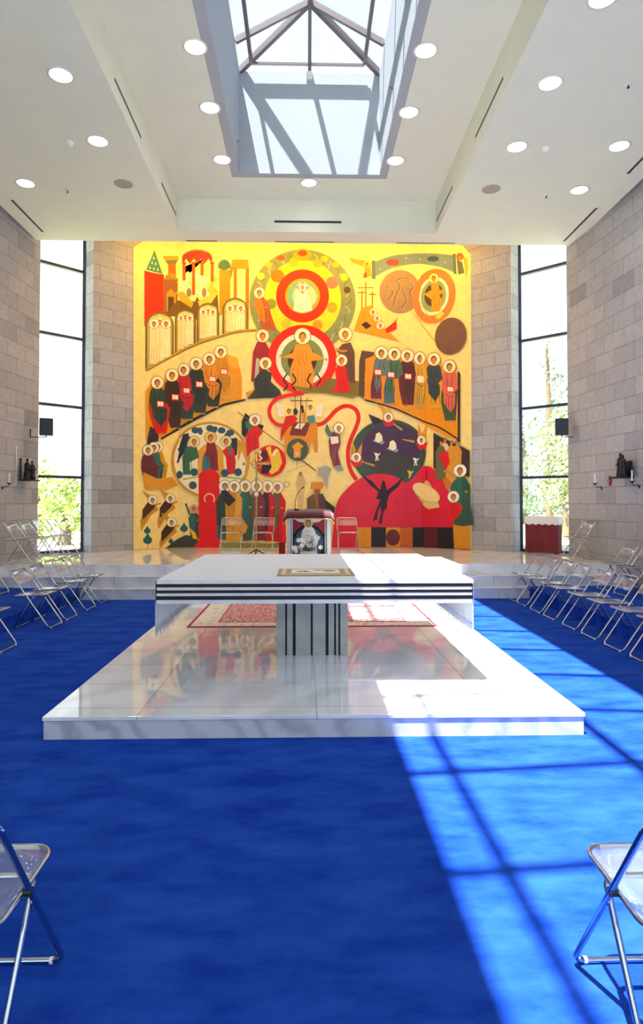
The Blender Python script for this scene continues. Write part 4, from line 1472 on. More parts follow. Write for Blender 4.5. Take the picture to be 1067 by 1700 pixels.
poly([(597, 180), (712, 188), (710, 560), (690, 560), (690, 190), (637, 188), (637, 400), (618, 400), (618, 188), (597, 260)], 'D86E18')
poly([(640, 380), (640, 250), (662, 205), (686, 250), (686, 420)], 'F6E79A')
for x0, x1, yt, yb0, yb1, n in ((75, 250, 452, 812, 718, 3), (255, 388, 436, 712, 645, 3), (392, 530, 398, 640, 600, 3), (548, 705, 366, 595, 565, 3)):
    cx = (x0 + x1) / 2
    w_ = x1 - x0
    poly(E_(cx, yt + w_ * 0.5, w_ / 2, w_ * 0.5, 180, 360) + [(x1, yb1), (x0, yb0)], '6C6432')
    i_ = 12
    poly(E_(cx, yt + w_ * 0.5, w_ / 2 - i_, w_ * 0.5 - i_, 180, 360) + [(x1 - i_, yb1), (x0 + i_, yb0)], 'B8A45A')
    r = w_ * 0.17
    for k, fx in enumerate((0.5, 0.72, 0.3)[:n]):
        hx_ = x0 + w_ * fx
        hy = yt + w_ * (0.42 if k else 0.36)
        yb = yb0 + (yb1 - yb0) * fx - 14
        disc(hx_, hy - r * 0.5, r, 'E8D27A', n=16)
        poly([(hx_ - r * 0.8, hy + r * 0.4), (hx_ + r * 0.8, hy + r * 0.4), (hx_ + r * 0.9, yb), (hx_ - r * 0.9, yb)], 'EFE0A4' if k != 1 else 'F6EDC4')
        for q in (-0.4, 0.0, 0.4):
            rib([(hx_ + q * r, hy + r), (hx_ + q * r * 1.3, yb - 6)], 2.2, 'C8A850')
        head(hx_, hy, r, WHT, BRN)
rib(smooth([(78, 812), (250, 718), (400, 648), (530, 605), (640, 575), (760, 565)]), 13, '8A7A2E')
rib(smooth([(78, 806), (250, 712), (400, 642), (530, 599), (640, 569), (760, 559)]), 5, 'D8A832')

# --- great ring in the middle
ori(0, 0, 1)
poly(E_(502, 501, 88, 86, 0, 360, n=48), '7C8A60')
rr_ = random.Random(2)
for k in range(34):
    a = 2 * PI * k / 34
    x, y = 502 + 76 * math.cos(a), 501 + 75 * math.sin(a)
    if y < 570:
        rib(smooth([(x + rr_.uniform(-5, 5), y - 6), (x + rr_.uniform(-4, 4), y), (x + rr_.uniform(-5, 5), y + 6)], 3), 1.6, 'B4BE98' if k % 2 else '5A6A48')
poly(E_(502, 498, 64, 66, n=44), 'F4D22E')
for x, y, r, c in ((460.5, 459, 11, 'E0701C'), (450, 505, 8.8, '7E8A3A'), (551, 470, 10.2, 'B4706A'), (551, 511, 8.8, 'E89A2A'), (527, 540, 8.4, 'E8902A'), (475, 538, 8, 'E8B42A'), (487, 436, 8, 'EEB020'), (527, 438, 7, 'EEA820')):
    disc(x, y, r, c)
for x, y, rx, ry, c in ((466, 429, 7, 4.5, 'D8542A'), (446, 440, 6, 4.5, 'F0B42A'), (433, 459, 6.5, 6, 'F2CE2E'), (539, 430.5, 6.5, 5, 'F0B42A'), (557, 440.5, 6, 4.5, 'F0B42A'), (571, 460.5, 6.5, 6, 'F2CE2E'), (576, 482, 5.5, 5.5, '4A3A1A')):
    disc(x, y, rx, c, ry)
disc(502, 424, 15, 'E8A020', 10)
disc(502, 421, 8, 'C84A1E', 5)
disc(502, 492, 44, 'EC2A10', n=36)
disc(502, 492, 29, 'E89A20', n=30)
disc(502, 492, 25, '6EAE9C', n=30)
disc(505, 493, 20, 'A8C8A0', n=24)
poly([(495, 482), (508, 482), (516, 500), (518, 516), (502, 520), (487, 516), (489, 498)], 'F6F0DA')
for q in (496, 502, 508):
    rib([(q, 494), (q + 1, 515)], 0.9, 'C8BC94')
disc(502, 478, 9, 'F2E6B8', n=20)
poly([(502, 466), (506, 474), (514, 478), (506, 483), (502, 490), (498, 483), (490, 478), (498, 474)], 'B080B0')
head(502, 478, 6, 'F4E8C0', BRN, False)
ori(220, 395, 3.68)
standing(775, 338, 230, 'A8542A', 'C87828', 'F4ECC8', 34, lean=60, fold='6A3018')
# --- central seated figure in its circle
ori(0, 0, 1)
disc(501.5, 597, 57, 'EA2410', n=44)
disc(501.5, 597, 43.5, 'E4E6D6', n=36)
disc(501.5, 597, 35.5, '7A8A54', n=32)
disc(501.5, 599, 24, '4A2C22', n=28)
ori(220, 395, 3.68)
poly([(1000, 650), (1075, 650), (1100, 700), (1180, 740), (1090, 755), (1110, 830), (1100, 900), (1065, 935), (1000, 935), (960, 870), (965, 790), (985, 740), (910, 730), (975, 705)], 'E0962A')
folds(1035, 690, 780, 60, '9A5A14', 4)
folds(1030, 800, 920, 120, 'A86418', 5)
disc(905, 722, 10, SKN, 7, n=8)
disc(1182, 745, 10, SKN, 7, n=8)
head(1038, 602, 50, 'F4ECC4', '7A4A20')
for x, s_ in ((945, -1), (975, 1), (1090, -1), (1125, 1)):
    rib(smooth([(x, 830), (x + s_ * 22, 870), (x, 905), (x + s_ * 24, 935)], 4), 9, BLK)
# ground the central group stands on
ori(220, 640, 3.68)
poly([(690, 45), (760, 20), (830, 10), (850, 45), (705, 80)], 'D8982A')
poly([(960, 0), (1060, 15), (1200, 20), (1340, 40), (1395, 60), (1340, 80), (1180, 50), (1040, 45)], '8A7A30')
ori(220, 395, 3.68)
poly([(1040, 930), (1150, 905), (1190, 860), (1420, 880), (1420, 975), (1300, 955), (1100, 940)], '7C6C2A')
# women left, men right of it
poly([(735, 700), (760, 640), (805, 625), (835, 680), (828, 760), (780, 870), (725, 878)], '9A2A3A')
folds(775, 690, 860, 60, '5E1420', 3)
poly([(755, 735), (775, 740), (770, 870), (745, 870)], 'B8B4A0')
head(795, 600, 40, 'F4E8B4', '9A2A3A')
poly([(770, 830), (800, 800), (850, 830), (845, 880), (900, 930), (915, 975), (700, 985), (745, 930), (740, 870)], '3A4038')
folds(800, 850, 960, 90, '20261E', 4)
head(812, 768, 38, 'F4E8B4', '8A6A4A')
ori(500, 395, 3.68)
poly([(215, 690), (250, 650), (300, 640), (325, 700), (328, 890), (250, 880), (248, 720)], '6A4A3E')
folds(290, 680, 880, 60, '3E2620', 4)
rib([(210, 680), (250, 695), (280, 690)], 12, SKN)
head(268, 590, 42, 'F4E8B4', '8A5A30')
poly([(205, 800), (235, 770), (270, 790), (285, 870), (300, 940), (190, 945), (215, 890)], 'DC1C1C')
folds(250, 800, 930, 60, '8E0E14', 3)
head(245, 750, 36, 'F4E8B4', 'B8181C')

# --- seated row, left
ori(220, 395, 3.68)
poly([(75, 940), (110, 890), (205, 860), (280, 830), (360, 790), (440, 740), (560, 705), (640, 735), (668, 850), (668, 990), (560, 1015), (380, 1100), (165, 1225), (80, 1240)], 'E2981C')
poly([(575, 712), (642, 738), (642, 800), (590, 780)], 'F0B030')
poly([(165, 1225), (380, 1098), (560, 1012), (690, 984), (690, 994), (560, 1026), (385, 1116), (175, 1232)], BLK)
poly([(103, 1150), (155, 1185), (155, 1240), (85, 1290), (85, 1240)], '3A2E38')
for x, y, robe, man, h, bk in ((540, 697, 'E0A030', 'C88A20', 290, RED), (470, 742, DGR, 'D88A20', 290, RED), (390, 770, '34443A', '2E3A34', 300, RED), (312, 808, '3A4A3C', 'C82830', 300, RED), (235, 840, '4A3034', '3A3030', 320, RED), (145, 885, 'D02020', '2E4A3C', 310, RED)):
    seated(x, y, h, robe, man, 'F6ECC0', 39, bk, 1, '1E1C18' if robe != 'E0A030' else 'A06A10')
# --- seated row, right
ori(500, 395, 3.68)
poly([(368, 690), (445, 700), (440, 722), (392, 742), (380, 985), (350, 960), (352, 760)], '5C4636')
poly([(390, 745), (440, 720), (520, 700), (700, 740), (880, 780), (970, 830), (975, 1240), (900, 1220), (700, 1110), (560, 1040), (385, 985)], 'E4941C')
poly([(960, 812), (975, 830), (975, 1250), (960, 1240)], '3A2E38')
rib(smooth([(385, 990), (560, 1040), (720, 1110), (850, 1160), (975, 1240)]), 9, BLK)
for x, y, robe, man, h, bk in ((910, 787, '3E5A3E', 'D86A58', 330, RED), (815, 743, 'D8A02C', '3A4A52', 300, None), (725, 738, 'C89A3A', 'D8A238', 300, WHT), (645, 722, '6E2A2A', '5A2E30', 300, RED), (567, 712, '4E6E74', '4A6A52', 300, RED), (487, 705, '7A2E42', '5E7A78', 280, RED)):
    seated(x, y, h, robe, man, 'F6ECC0', 40, bk, -1 if x < 600 else 0.3, '2A2018')

# --- crosses on the small hill
for x, y0, yw, wd in ((393, 268, 305, 48), (370, 320, 336, 28), (434, 330, 346, 22)):
    rib([(x, y0), (x, 430)], 7, 'C85A20')
    rib([(x - wd, yw), (x + wd, yw)], 6, 'C85A20')
poly([(365, 432), (400, 420), (430, 415), (440, 470), (500, 545), (600, 635), (480, 605), (320, 568), (345, 490)], 'E0961E')
poly([(365, 530), (395, 512), (428, 540), (395, 560)], '3A2A1A')
poly([(510, 560), (560, 520), (585, 490), (580, 560), (520, 585)], 'D82A10')
for k in range(6):
    rib(smooth([(440 + k * 22, 430 + k * 6), (470 + k * 20, 470), (500 + k * 16, 520)], 4), 4, 'F2D86A')
head(438, 456, 22, 'F4ECC4', 'B8401A')
head(463, 494, 22, 'F4ECC4', 'B8401A')
head(482, 538, 24, 'F4ECC4', 'B8401A')
# --- long blue-grey scroll, dark and orange discs
poly(smooth([(440, 150), (520, 120), (600, 103), (720, 95), (840, 97), (940, 108)], 4) + smooth([(940, 215), (870, 185), (780, 166), (700, 160), (600, 175), (520, 200), (440, 245)], 4), '6E8A8C')
poly([(430, 140), (450, 138), (453, 252), (430, 252)], '54706E')
poly([(925, 98), (945, 98), (950, 222), (932, 220)], '54706E')
disc(558, 151, 40, 'B83A34', 20)
disc(806, 129, 36, '3A5660', 17)
for x, y in ((480, 190), (640, 125), (725, 132), (880, 150), (700, 200), (555, 185)):
    disc(x, y, 5, 'D8C8A0', n=8)
poly([(290, 125), (380, 140), (420, 160), (428, 235), (395, 240), (380, 175), (310, 150)], 'E89A20')
poly([(380, 225), (395, 205), (402, 240), (380, 248)], 'D84A1E')
head(400, 165, 22, 'F0C860', '9A4A1E')
poly([(950, 130), (985, 150), (998, 215), (960, 225)], '5A6A4A')
poly([(990, 110), (1015, 130), (1018, 200), (1008, 245), (1000, 180)], 'E8B030')
head(970, 115, 22, 'D86A30', 'B02A1E')
disc(602, 330, 126, '9A8060', 131, n=36)
for pts in (((560, 240), (600, 290), (580, 350), (560, 420)), ((640, 250), (680, 300), (660, 340), (690, 380)), ((520, 300), (560, 330), (530, 380)), ((610, 300), (640, 380), (610, 430)), ((580, 260), (620, 250), (660, 260))):
    rib(smooth(list(pts), 4), 6, '6E563C')
    rib(smooth([(x + 7, y + 4) for x, y in pts], 4), 3, 'C0A884')
disc(812, 357, 130, 'E87C40', 168, 14, 40)
disc(812, 357, 92, 'DAE2C8', 120, 14, 34)
disc(812, 357, 76, '7E9A76', 100, 14, 30)
disc(812, 350, 54, '4E3A2A', 72, 14, 26)
poly([(795, 270), (840, 275), (850, 320), (890, 325), (850, 350), (868, 400), (850, 450), (800, 455), (800, 380), (755, 345), (800, 320)], 'E2922A')
folds(828, 300, 440, 50, 'A0601A', 3)
head(814, 248, 30, 'F2E070', '8A3A1E')
poly([(820, 485), (862, 450), (880, 462), (845, 498)], 'E8D040')
rib([(680, 460), (820, 630)], 4, 'B08A20')
rib([(680, 340), (835, 550)], 3, 'C89A28')
disc(918, 602, 96, '6E5048', 114, 14, 36)

# --- lower left
ori(220, 640, 3.68)
for x, y, c in ((150, 375, OCH), (125, 380, '3E6A68'), (90, 395, '6A3038')):
    seated(x, y, 210, c, c, 'F4ECC4', 33, None, 1, '2A2218')
poly([(60, 530), (150, 570), (240, 560), (272, 610), (200, 635), (70, 635)], 'DC9A2C')
for x, y in ((120, 700), (225, 690), (235, 835)):
    poly([(x - 65, y - 60), (x - 20, y - 35), (x + 5, y - 10), (x - 20, y + 10)], 'C8922E')
    poly([(x - 30, y + 20), (x + 20, y + 25), (x + 35, y + 60), (x - 10, y + 95), (x - 70, y + 190), (x - 75, y + 130), (x - 55, y + 60)], 'C8922E')
    poly([(x - 30, y + 15), (x + 20, y + 20), (x + 10, y + 50), (x - 60, y + 120), (x - 62, y + 60)], '4A3428')
    rib([(x + 15, y + 30), (x + 50, y + 20)], 9, SKN)
    head(x, y, 29, 'F6F0D8', '3E7E78')
for x, y, r in ((88, 885, 22), (315, 870, 26), (232, 950, 16), (90, 940, 30)):
    plant(x, y, r)
poly([(200, 995), (260, 945), (330, 912), (400, 935), (400, 990)], '3E4438')
standing(375, 755, 180, '34503E', '2E6A64', 'E0A070', 26, lean=10)
rib([(350, 790), (325, 720)], 12, '2E6A64')
poly([(350, 870), (385, 900), (398, 940), (370, 935)], 'E8B830')
# ring scene
disc(475, 455, 242, 'C8902A', 232, n=56)
disc(475, 455, 228, 'F2E8C0', 218, n=54)
for a in range(12):
    aa = math.radians(200 + a * 13)
    if a % 2 == 0:
        disc(475 + 195 * math.cos(aa), 455 + 185 * math.sin(aa), 24, '3C5E6C', 16, a * 20, 10)
rib(smooth([(310, 575), (400, 560), (560, 560), (690, 575)], 4), 8, 'A8A85A')
poly([(398, 560), (400, 400), (440, 362), (520, 362), (556, 400), (560, 560)], 'E0A02A')
poly([(310, 300), (345, 290), (335, 380), (280, 470), (262, 475), (285, 380)], '2E3038')
poly([(330, 370), (395, 380), (410, 440), (350, 470), (355, 545), (310, 545), (305, 440)], '3E6A4A')
folds(340, 400, 540, 50, '24422E', 3)
head(378, 345, 34, 'F0D890', '8A4A20')
poly([(595, 325), (640, 320), (640, 420), (620, 440), (600, 380)], '2E3038')
poly([(550, 400), (590, 365), (620, 390), (632, 470), (625, 540), (580, 545), (570, 440)], 'D81C2A')
poly([(582, 370), (608, 365), (605, 420), (585, 422)], '5A7A5A')
folds(600, 440, 535, 45, '8E0E1C', 3)
head(572, 342, 34, 'F0D890', '8A4A20')
poly([(455, 350), (505, 350), (520, 410), (525, 520), (425, 520), (430, 440), (450, 400)], '8A2A34')
poly([(432, 430), (470, 440), (480, 515), (428, 515)], '3E7A86')
folds(480, 380, 500, 60, '4A141C', 3)
head(478, 318, 36, 'F0C860', '8A2A34')
for x, y in ((285, 545), (378, 530), (565, 535), (645, 530), (370, 610), (545, 275), (385, 275), (475, 262), (598, 290)):
    disc(x, y, 25, '34566A', 20 if y < 300 else 25, n=9)
poly([(640, 330), (690, 350), (715, 470), (700, 560), (680, 575), (695, 470), (668, 400), (645, 470)], 'D8982A')
# red slab
poly([(372, 988), (405, 950), (405, 550), (425, 525), (450, 515), (468, 508), (488, 515), (512, 525), (533, 550), (533, 945), (556, 988)], 'E01418')
ringp(471, 692, 26, 34, 'EAC488', 20, -220, 40)
# angel with lance
poly([(690, 170), (715, 190), (712, 260), (690, 320), (668, 300), (668, 220)], '2C2C30')
poly([(760, 230), (802, 245), (790, 275), (760, 260)], '3A2E34')
poly([(718, 240), (760, 245), (800, 280), (770, 320), (775, 380), (730, 400), (700, 440), (692, 330)], 'DC1A24')
folds(735, 280, 400, 50, '960E16', 3)
poly([(685, 225), (720, 215), (738, 255), (720, 275), (695, 262)], '3E7A54')
rib([(645, 165), (780, 265), (940, 385)], 5, '8A6A20')
rib([(940, 385), (1120, 520)], 4, '8A6A20')
head(748, 212, 36, 'F6F0DC', '9A6A30')
# red disc with beasts
disc(842, 462, 96, 'DC1818', n=36)
poly([(815, 380), (845, 370), (850, 420), (875, 385), (890, 390), (905, 430), (915, 470), (890, 520), (850, 545), (825, 520), (850, 500), (840, 440)], 'EFC63A')
poly([(862, 400), (890, 392), (870, 430), (850, 430)], 'F2E8B8')
poly([(790, 395), (822, 400), (828, 450), (800, 470), (780, 460), (785, 430)], '5A2030')
poly([(795, 480), (840, 470), (850, 500), (825, 540), (785, 540), (790, 500)], '32202E')
rib(smooth([(765, 410), (785, 400), (775, 430), (790, 445), (770, 460)], 4), 9, 'F0DCB0')
# group of saints
hx_list = ((565, 615, '3E5E5A', '34463E', '7A5A3A'), (885, 622, 'C81C28', '4E6E4A', '8A5A2A'), (825, 618, 'C41C28', '4A2A34', 'D0A02A'), (760, 615, '7A3448', '8A4450', '8A5A2A'), (690, 615, '3E5E4A', '2E6E72', '8A6A3A'), (622, 618, 'D09A2C', 'C88A20', '8A6A3A'))
for x, y, robe, man, hair in hx_list:
    hh = 335 if x != 565 else 330
    standing(x, y, hh, robe, man, 'F6F0DC', 37, hair=hair, fold='8A5A12' if x == 622 else '2A2A26', w_=0.30)
poly([(545, 640), (575, 640), (632, 700), (590, 740), (552, 700)], '34302E')
poly([(640, 650), (672, 690), (655, 800), (620, 800)], 'DCA43A')
poly([(650, 780), (705, 860), (690, 905), (650, 895)], 'D8982A')
poly([(870, 960), (930, 960), (935, 1000), (870, 1000)], 'C06A2A')
poly([(915, 800), (935, 800), (938, 965), (915, 960)], 'E0281C')
poly([(535, 960), (900, 965), (900, 992), (535, 992)], '8A8A4A')
# --- serpent ribbon, desk with scroll bearers
ori(400, 640, 4.85)
rib(smooth([(505, 62), (440, 72), (370, 82), (290, 108), (240, 160), (228, 220), (250, 280), (300, 318), (370, 322)], 5), [10, 16, 22, 28, 32, 34, 34, 34, 34] * 0 or 30, 'E4241A')
rib(smooth([(590, 318), (650, 308), (700, 270), (760, 205), (820, 170), (880, 170), (930, 205), (945, 270), (920, 350), (885, 430), (862, 520), (865, 620), (890, 700), (930, 760)], 5), 34, 'E4241A')
poly([(340, 400), (420, 290), (590, 300), (615, 315), (618, 540), (590, 540), (585, 470), (560, 460), (555, 550), (530, 550), (350, 550), (350, 430)], 'E08A1C')
poly([(390, 400), (420, 300), (560, 300), (520, 410)], '7A3030')
poly([(430, 345), (460, 305), (520, 305), (485, 355)], 'F2E6CC')
poly([(360, 250), (430, 240), (455, 270), (430, 310), (380, 340), (340, 400), (318, 455), (322, 360), (345, 300)], 'D81E1C')
poly([(420, 200), (440, 180), (460, 210), (450, 240), (425, 240)], '3A2A30')
poly([(480, 160), (500, 160), (508, 220), (490, 240)], '3A2A30')
poly([(530, 250), (590, 240), (600, 300), (540, 310)], '4E8A84')
poly([(485, 230), (520, 210), (530, 290), (500, 300)], 'E8A020')
for x0, fl_ in ((285, 1), (665, -1)):
    poly([(x0, 140), (x0 + fl_ * 45, 160), (x0 + fl_ * 65, 250), (x0 + fl_ * 20, 250)], 'F6F0DA')
    for k in range(5):
        rib([(x0 + fl_ * (14 + k * 3), 160 + k * 16), (x0 + fl_ * (42 + k * 3), 164 + k * 16)], 2, 'A09A88')
head(385, 205, 36, None, '8A3A1E')
head(558, 175, 34, None, '7A3A1E')
rib([(483, 95), (472, 380)], 7, '3A241E')
rib([(395, 125), (575, 125)], 7, '3A241E')
rib([(437, 80), (440, 240)], 4, '3A241E')
rib([(535, 95), (505, 290)], 4, '3A241E')
disc(455, 518, 88, '4A5A44', 90, n=30)
poly([(410, 490), (460, 455), (505, 490), (480, 510), (480, 580), (425, 585), (425, 515)], 'E89A20')
disc(452, 552, 15, 'D8B8B0', n=12)
rib([(450, 600), (450, 665), (365, 700)], 3, '8A7A50')
rib([(450, 665), (560, 630)], 3, '8A7A50')
rib([(480, 600), (600, 690)], 4, '3A2A20')
# figure holding tablets
poly([(690, 310), (665, 250), (680, 300), (720, 375), (755, 375), (745, 415), (700, 410), (672, 360)], '4E7A5E')
poly([(740, 380), (795, 400), (800, 470), (780, 540), (805, 650), (790, 680), (745, 660), (715, 560), (705, 440)], '7A3034')
folds(760, 480, 640, 60, 'B88A84', 3)
poly([(718, 415), (780, 410), (785, 465), (725, 475)], 'F0EAD8')
poly([(745, 650), (810, 640), (825, 690), (770, 690)], '8A98A0')
head(786, 345, 42, 'F8F2E0', 'A8824A')
# two outlined figures near the bottom
ori(220, 640, 3.68)
poly([(1008, 545), (1042, 545), (1058, 590), (1050, 650), (1040, 750), (1010, 750), (1005, 660), (998, 590)], 'D8B47C')
head(1026, 540, 24, None, '7A5A34')
disc(942, 605, 19, 'EAD8A8', n=16)
ringp(942, 605, 16, 19, '5A3A20', 18)
ori(500, 640, 3.68)
poly([(105, 500), (150, 490), (185, 510), (165, 560), (155, 640), (140, 590), (120, 540), (95, 560)], 'A8A4A0')
poly([(60, 590), (130, 590), (140, 605), (125, 635), (55, 632)], 'D88A2A')
poly([(80, 632), (115, 632), (118, 765), (78, 765)], '9A5A3A')
poly([(35, 690), (75, 660), (95, 765), (35, 765)], '6A5A30')
poly([(100, 665), (130, 660), (150, 700), (205, 745), (200, 780), (110, 770)], '5A3A38')
poly([(140, 700), (205, 750), (195, 790), (160, 780)], '2A2430')
# --- lower right: dark disc, red hill, winged shape
disc(535, 412, 230, '3C5248', 204, n=56)
disc(548, 385, 186, '4A3252', 150, -8, 44)
poly([(408, 175), (480, 205), (500, 225), (440, 245)], '3A2A38')
disc(545, 480, 130, '44403E', 70, n=30)
for (x, y, wx, wy) in ((335, 440, -5, -100), (530, 195, -60, -90), (735, 335, -5, -110)):
    poly([(x - 25, y - 20), (x + wx - 18, y + wy), (x - 2, y - 40)], 'E09A1E')
    poly([(x + 5, y - 35), (x + wx + 42, y + wy + 10), (x + 30, y - 15)], 'E09A1E')
    poly([(x - 40, y + 15), (x - 15, y + 60), (x + 30, y + 50), (x + 45, y + 10), (x, y + 25)], 'D81E1E')
    head(x, y, 30, 'F6F0D8', '8A3A1E')
for a, b in (((365, 465), (445, 490)), ((560, 235), (615, 272)), ((615, 330), (690, 345))):
    rib([a, b], [6, 14], 'B89A2E')
for x, y in ((470, 322), (555, 370)):
    poly([(x - 38, y + 18), (x + 25, y + 40), (x + 38, y + 22), (x - 20, y + 5)], '9AA0B0')
    poly([(x - 22, y + 15), (x - 15, y - 25), (x + 5, y - 36), (x + 22, y - 15), (x + 25, y + 15), (x, y + 28)], 'F0E4C0')
for x, y, c in ((460, 435, 'F0E4C8'), (695, 465, 'F0E8D0'), (662, 543, 'E8C42A')):
    rib([(x - 14, y - 24), (x - 2, y), (x - 6, y + 26)], 7, c)
    rib([(x + 20, y - 20), (x + 2, y), (x + 10, y + 24)], 7, c)
    disc(x, y - 14, 8, c, n=10)
poly([(660, 560), (700, 530), (735, 545), (730, 580), (690, 600)], '2E5A8A')
hill = smooth([(185, 990), (196, 860), (202, 780), (225, 700), (270, 640), (330, 585), (400, 552), (480, 540), (560, 552), (620, 585), (680, 625), (690, 660)], 4)
poly(hill + [(760, 760), (930, 730), (942, 865), (345, 866), (348, 990)], 'DA2240')
rib(smooth([(640, 640), (700, 600), (735, 560), (768, 530), (810, 560), (850, 620), (880, 700), (905, 790), (915, 830)], 5), [60, 60, 66, 90, 96, 96, 96, 96, 96] * 0 or 78, 'DA2240')
poly(smooth([(655, 610), (740, 720), (800, 760), (900, 760), (935, 830), (942, 866)], 4) + [(600, 866), (560, 700)], 'D42040')
disc(766, 654, 96, 'EED292', 46, 27, 40)
# smooth tonal patches of the paint itself
disc(330, 760, 70, 'D62A44', 60, n=20)
disc(800, 800, 80, 'CE1E38', 40, n=20)
# winged dark shape
poly([(488, 600), (500, 575), (512, 600), (520, 640), (575, 600), (625, 555), (590, 620), (540, 660), (528, 690), (520, 720), (522, 745), (500, 770), (490, 845), (470, 840), (488, 770), (480, 740), (465, 770), (462, 815), (435, 830), (455, 760), (480, 700), (455, 690), (470, 650), (420, 610), (355, 535), (430, 585), (480, 640)], '2A1A22')
# checker strip
for x0, x1, c in ((345, 425, 'E0921C'), (425, 515, '26222C'), (515, 602, 'E0921C'), (602, 678, 'C8641C'), (678, 755, '26222C'), (755, 842, '5E2438'), (842, 942, '26222C'), (942, 1036, 'D8922C')):
    poly([(x0, 866), (x1, 866), (x1, 996), (x0, 994)], c)
disc(558, 928, 43, '6A2A38', 50, n=24)
# right-hand figures
poly([(815, 290), (860, 315), (1000, 380), (1036, 400), (1036, 560), (960, 540), (880, 620), (870, 570), (815, 500)], '3A2E38')
for x, y, c, h in ((885, 335, 'E8C0A0', 180), (862, 350, '6A6A44', 230), (958, 350, 'D8922A', 200), (925, 352, 'D89A30', 240)):
    standing(x, y, h, c, None, None, 26, hair='5A3A24', w_=0.3)
poly([(845, 420), (905, 400), (915, 470), (890, 520)], 'D81E24')
poly([(870, 570), (905, 565), (945, 625), (890, 635)], 'C8761E')
poly([(935, 870), (945, 780), (1000, 700), (1036, 690), (1036, 998), (942, 996)], 'D8922C')
standing(978, 520, 340, '34584A', '2E6A5A', 'F6F0DC', 40, lean=20, fold='1E362C', w_=0.34)
rib([(955, 570), (905, 530), (880, 522)], 14, SKN)
poly([(905, 740), (960, 710), (998, 745), (960, 810), (905, 838), (918, 780)], 'DC1E24')
folds(945, 730, 800, 50, '960E16', 3)
head(938, 680, 36, 'F6F0DC', 'A8242A')

# base sheet outline, clipped top corners
ori(0, 0, 1)
base = [wall_sz(x, y) for x, y in ((221, 915), (297, 910), (500, 909), (700, 910), (783.5, 913))]
base = [(s_, D + 0.005) for s_, z in base]
tl0, tl1 = wall_sz(221, 411), wall_sz(237, 402)
tr0, tr1 = wall_sz(782, 423), wall_sz(768, 409)
ztop = 8.26
base += [tr0, (tr1[0], tr1[1] + 0.02), (WB - 0.2, ztop), (0.2, ztop), (tl1[0], tl1[1] + 0.02), tl0]

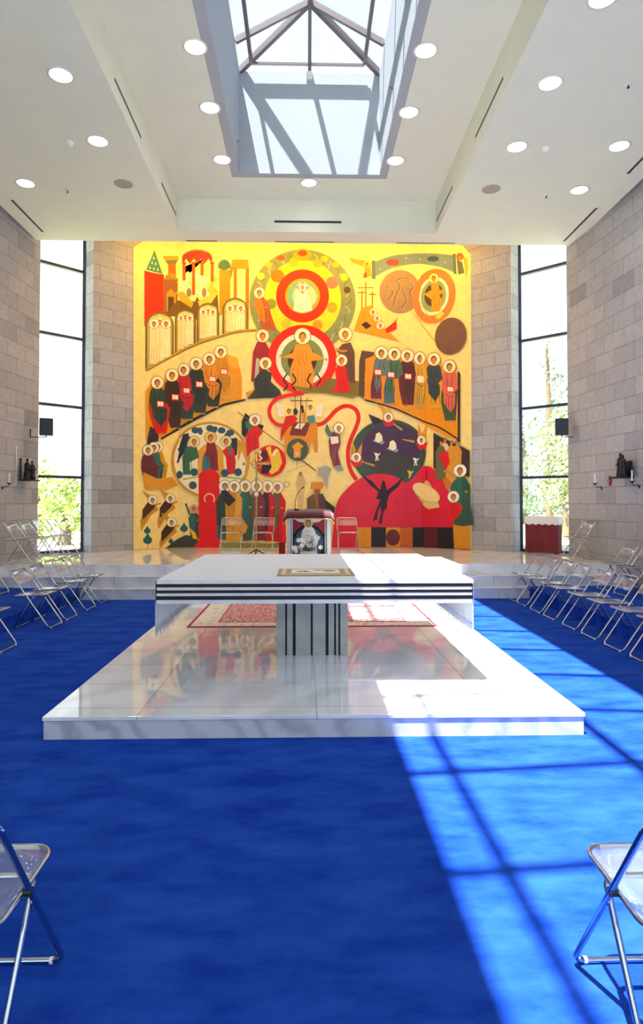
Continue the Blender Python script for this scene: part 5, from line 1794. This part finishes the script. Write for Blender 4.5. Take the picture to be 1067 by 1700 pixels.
def mural_mesh():
    bm = bmesh.new()
    items = [(base, -1, 0)] + [(q, c, ly) for q, c, ly, _ in prims]
    lay = bm.faces.layers.int.new('ly')
    cid = bm.faces.layers.int.new('cid')
    for q, c, ly in items:
        vs = []
        for p in q:
            if not vs or (abs(p[0] - vs[-1].co.x) + abs(p[1] - vs[-1].co.y)) > 1e-5:
                vs.append(bm.verts.new((p[0], max(p[1], D + 0.006), 0)))
        if len(vs) > 2 and (vs[0].co - vs[-1].co).length < 1e-5:
            bm.verts.remove(vs.pop())
        if len(vs) < 3:
            continue
        ar = sum(vs[i].co.x * vs[(i + 1) % len(vs)].co.y - vs[(i + 1) % len(vs)].co.x * vs[i].co.y for i in range(len(vs)))
        if ar < 0:
            vs = vs[::-1]
        f = bm.faces.new(vs)
        f[lay] = ly
        f[cid] = c + 1
    for s_ in (0.0, WB):
        bmesh.ops.bisect_plane(bm, geom=bm.verts[:] + bm.edges[:] + bm.faces[:], plane_co=(s_, 0, 0), plane_no=(1, 0, 0))
    bmesh.ops.triangulate(bm, faces=bm.faces[:], ngon_method='EAR_CLIP')
    bm.faces.ensure_lookup_table()
    for f in list(bm.faces):
        if f.calc_area() < 1e-9:
            bm.faces.remove(f)
    V, Fc, ci = [], [], []
    for f in bm.faces:
        cx = f.calc_center_median().x
        e = 0.012 + f[lay] * 0.0006
        ids = []
        for v in f.verts:
            s_, z = v.co.x, v.co.y
            # stay on the panel the face belongs to
            s_ = min(s_, 0.0) if cx < 0 else (max(s_, WB) if cx > WB else min(max(s_, 0.0), WB))
            if cx < 0:
                p = (FLx + s_ * s2 + e * s2, YB + s_ * s2 - e * s2, z)
            elif cx > WB:
                p = (FRx + (s_ - WB) * s2 - e * s2, YB - (s_ - WB) * s2 - e * s2, z)
            else:
                p = (FLx + s_, YB - e, z)
            ids.append(len(V))
            V.append(p)
        Fc.append(ids)
        ci.append(f[cid])
    bm.free()
    return V, Fc, ci

V, Fc, ci = mural_mesh()
me = bpy.data.meshes.new('painted_mural')
me.from_pydata(V, [], Fc)
cols = [hexc('F8DD8C')] + [hexc(h) for h in pal]
at = me.color_attributes.new('paint', 'FLOAT_COLOR', 'CORNER')
li = 0
for fi, f in enumerate(Fc):
    c = cols[ci[fi]]
    for _ in f:
        at.data[li].color = (c[0], c[1], c[2], 1.0)
        li += 1
m = bpy.data.materials.new('mural_paint')
m.use_nodes = True
n = m.node_tree
b = n.nodes['Principled BSDF']
b.inputs['Roughness'].default_value = 0.45
b.inputs['Specular IOR Level'].default_value = 0.3
va = n.nodes.new('ShaderNodeVertexColor')
va.layer_name = 'paint'
tcn = n.nodes.new('ShaderNodeTexCoord')
no = n.nodes.new('ShaderNodeTexNoise')
no.inputs['Scale'].default_value = 5.0
no.inputs['Detail'].default_value = 8
no.inputs['Roughness'].default_value = 0.7
r = n.nodes.new('ShaderNodeValToRGB')
r.color_ramp.elements[0].position = 0.3
r.color_ramp.elements[0].color = (0.9, 0.89, 0.86, 1)
r.color_ramp.elements[1].position = 0.7
r.color_ramp.elements[1].color = (1.12, 1.1, 1.08, 1)
mx = n.nodes.new('ShaderNodeMixRGB')
mx.blend_type = 'MULTIPLY'
mx.inputs['Fac'].default_value = 1
n.links.new(tcn.outputs['Object'], no.inputs['Vector'])
n.links.new(no.outputs['Fac'], r.inputs['Fac'])
n.links.new(va.outputs['Color'], mx.inputs['Color1'])
n.links.new(r.outputs['Color'], mx.inputs['Color2'])
n.links.new(mx.outputs['Color'], b.inputs['Base Color'])
me.materials.append(m)
mu = bpy.data.objects.new('painted_mural', me)
C.objects.link(mu)
tag(mu, 'huge painted mural on gold ground with haloed figures and red circles covering the end wall', 'mural')
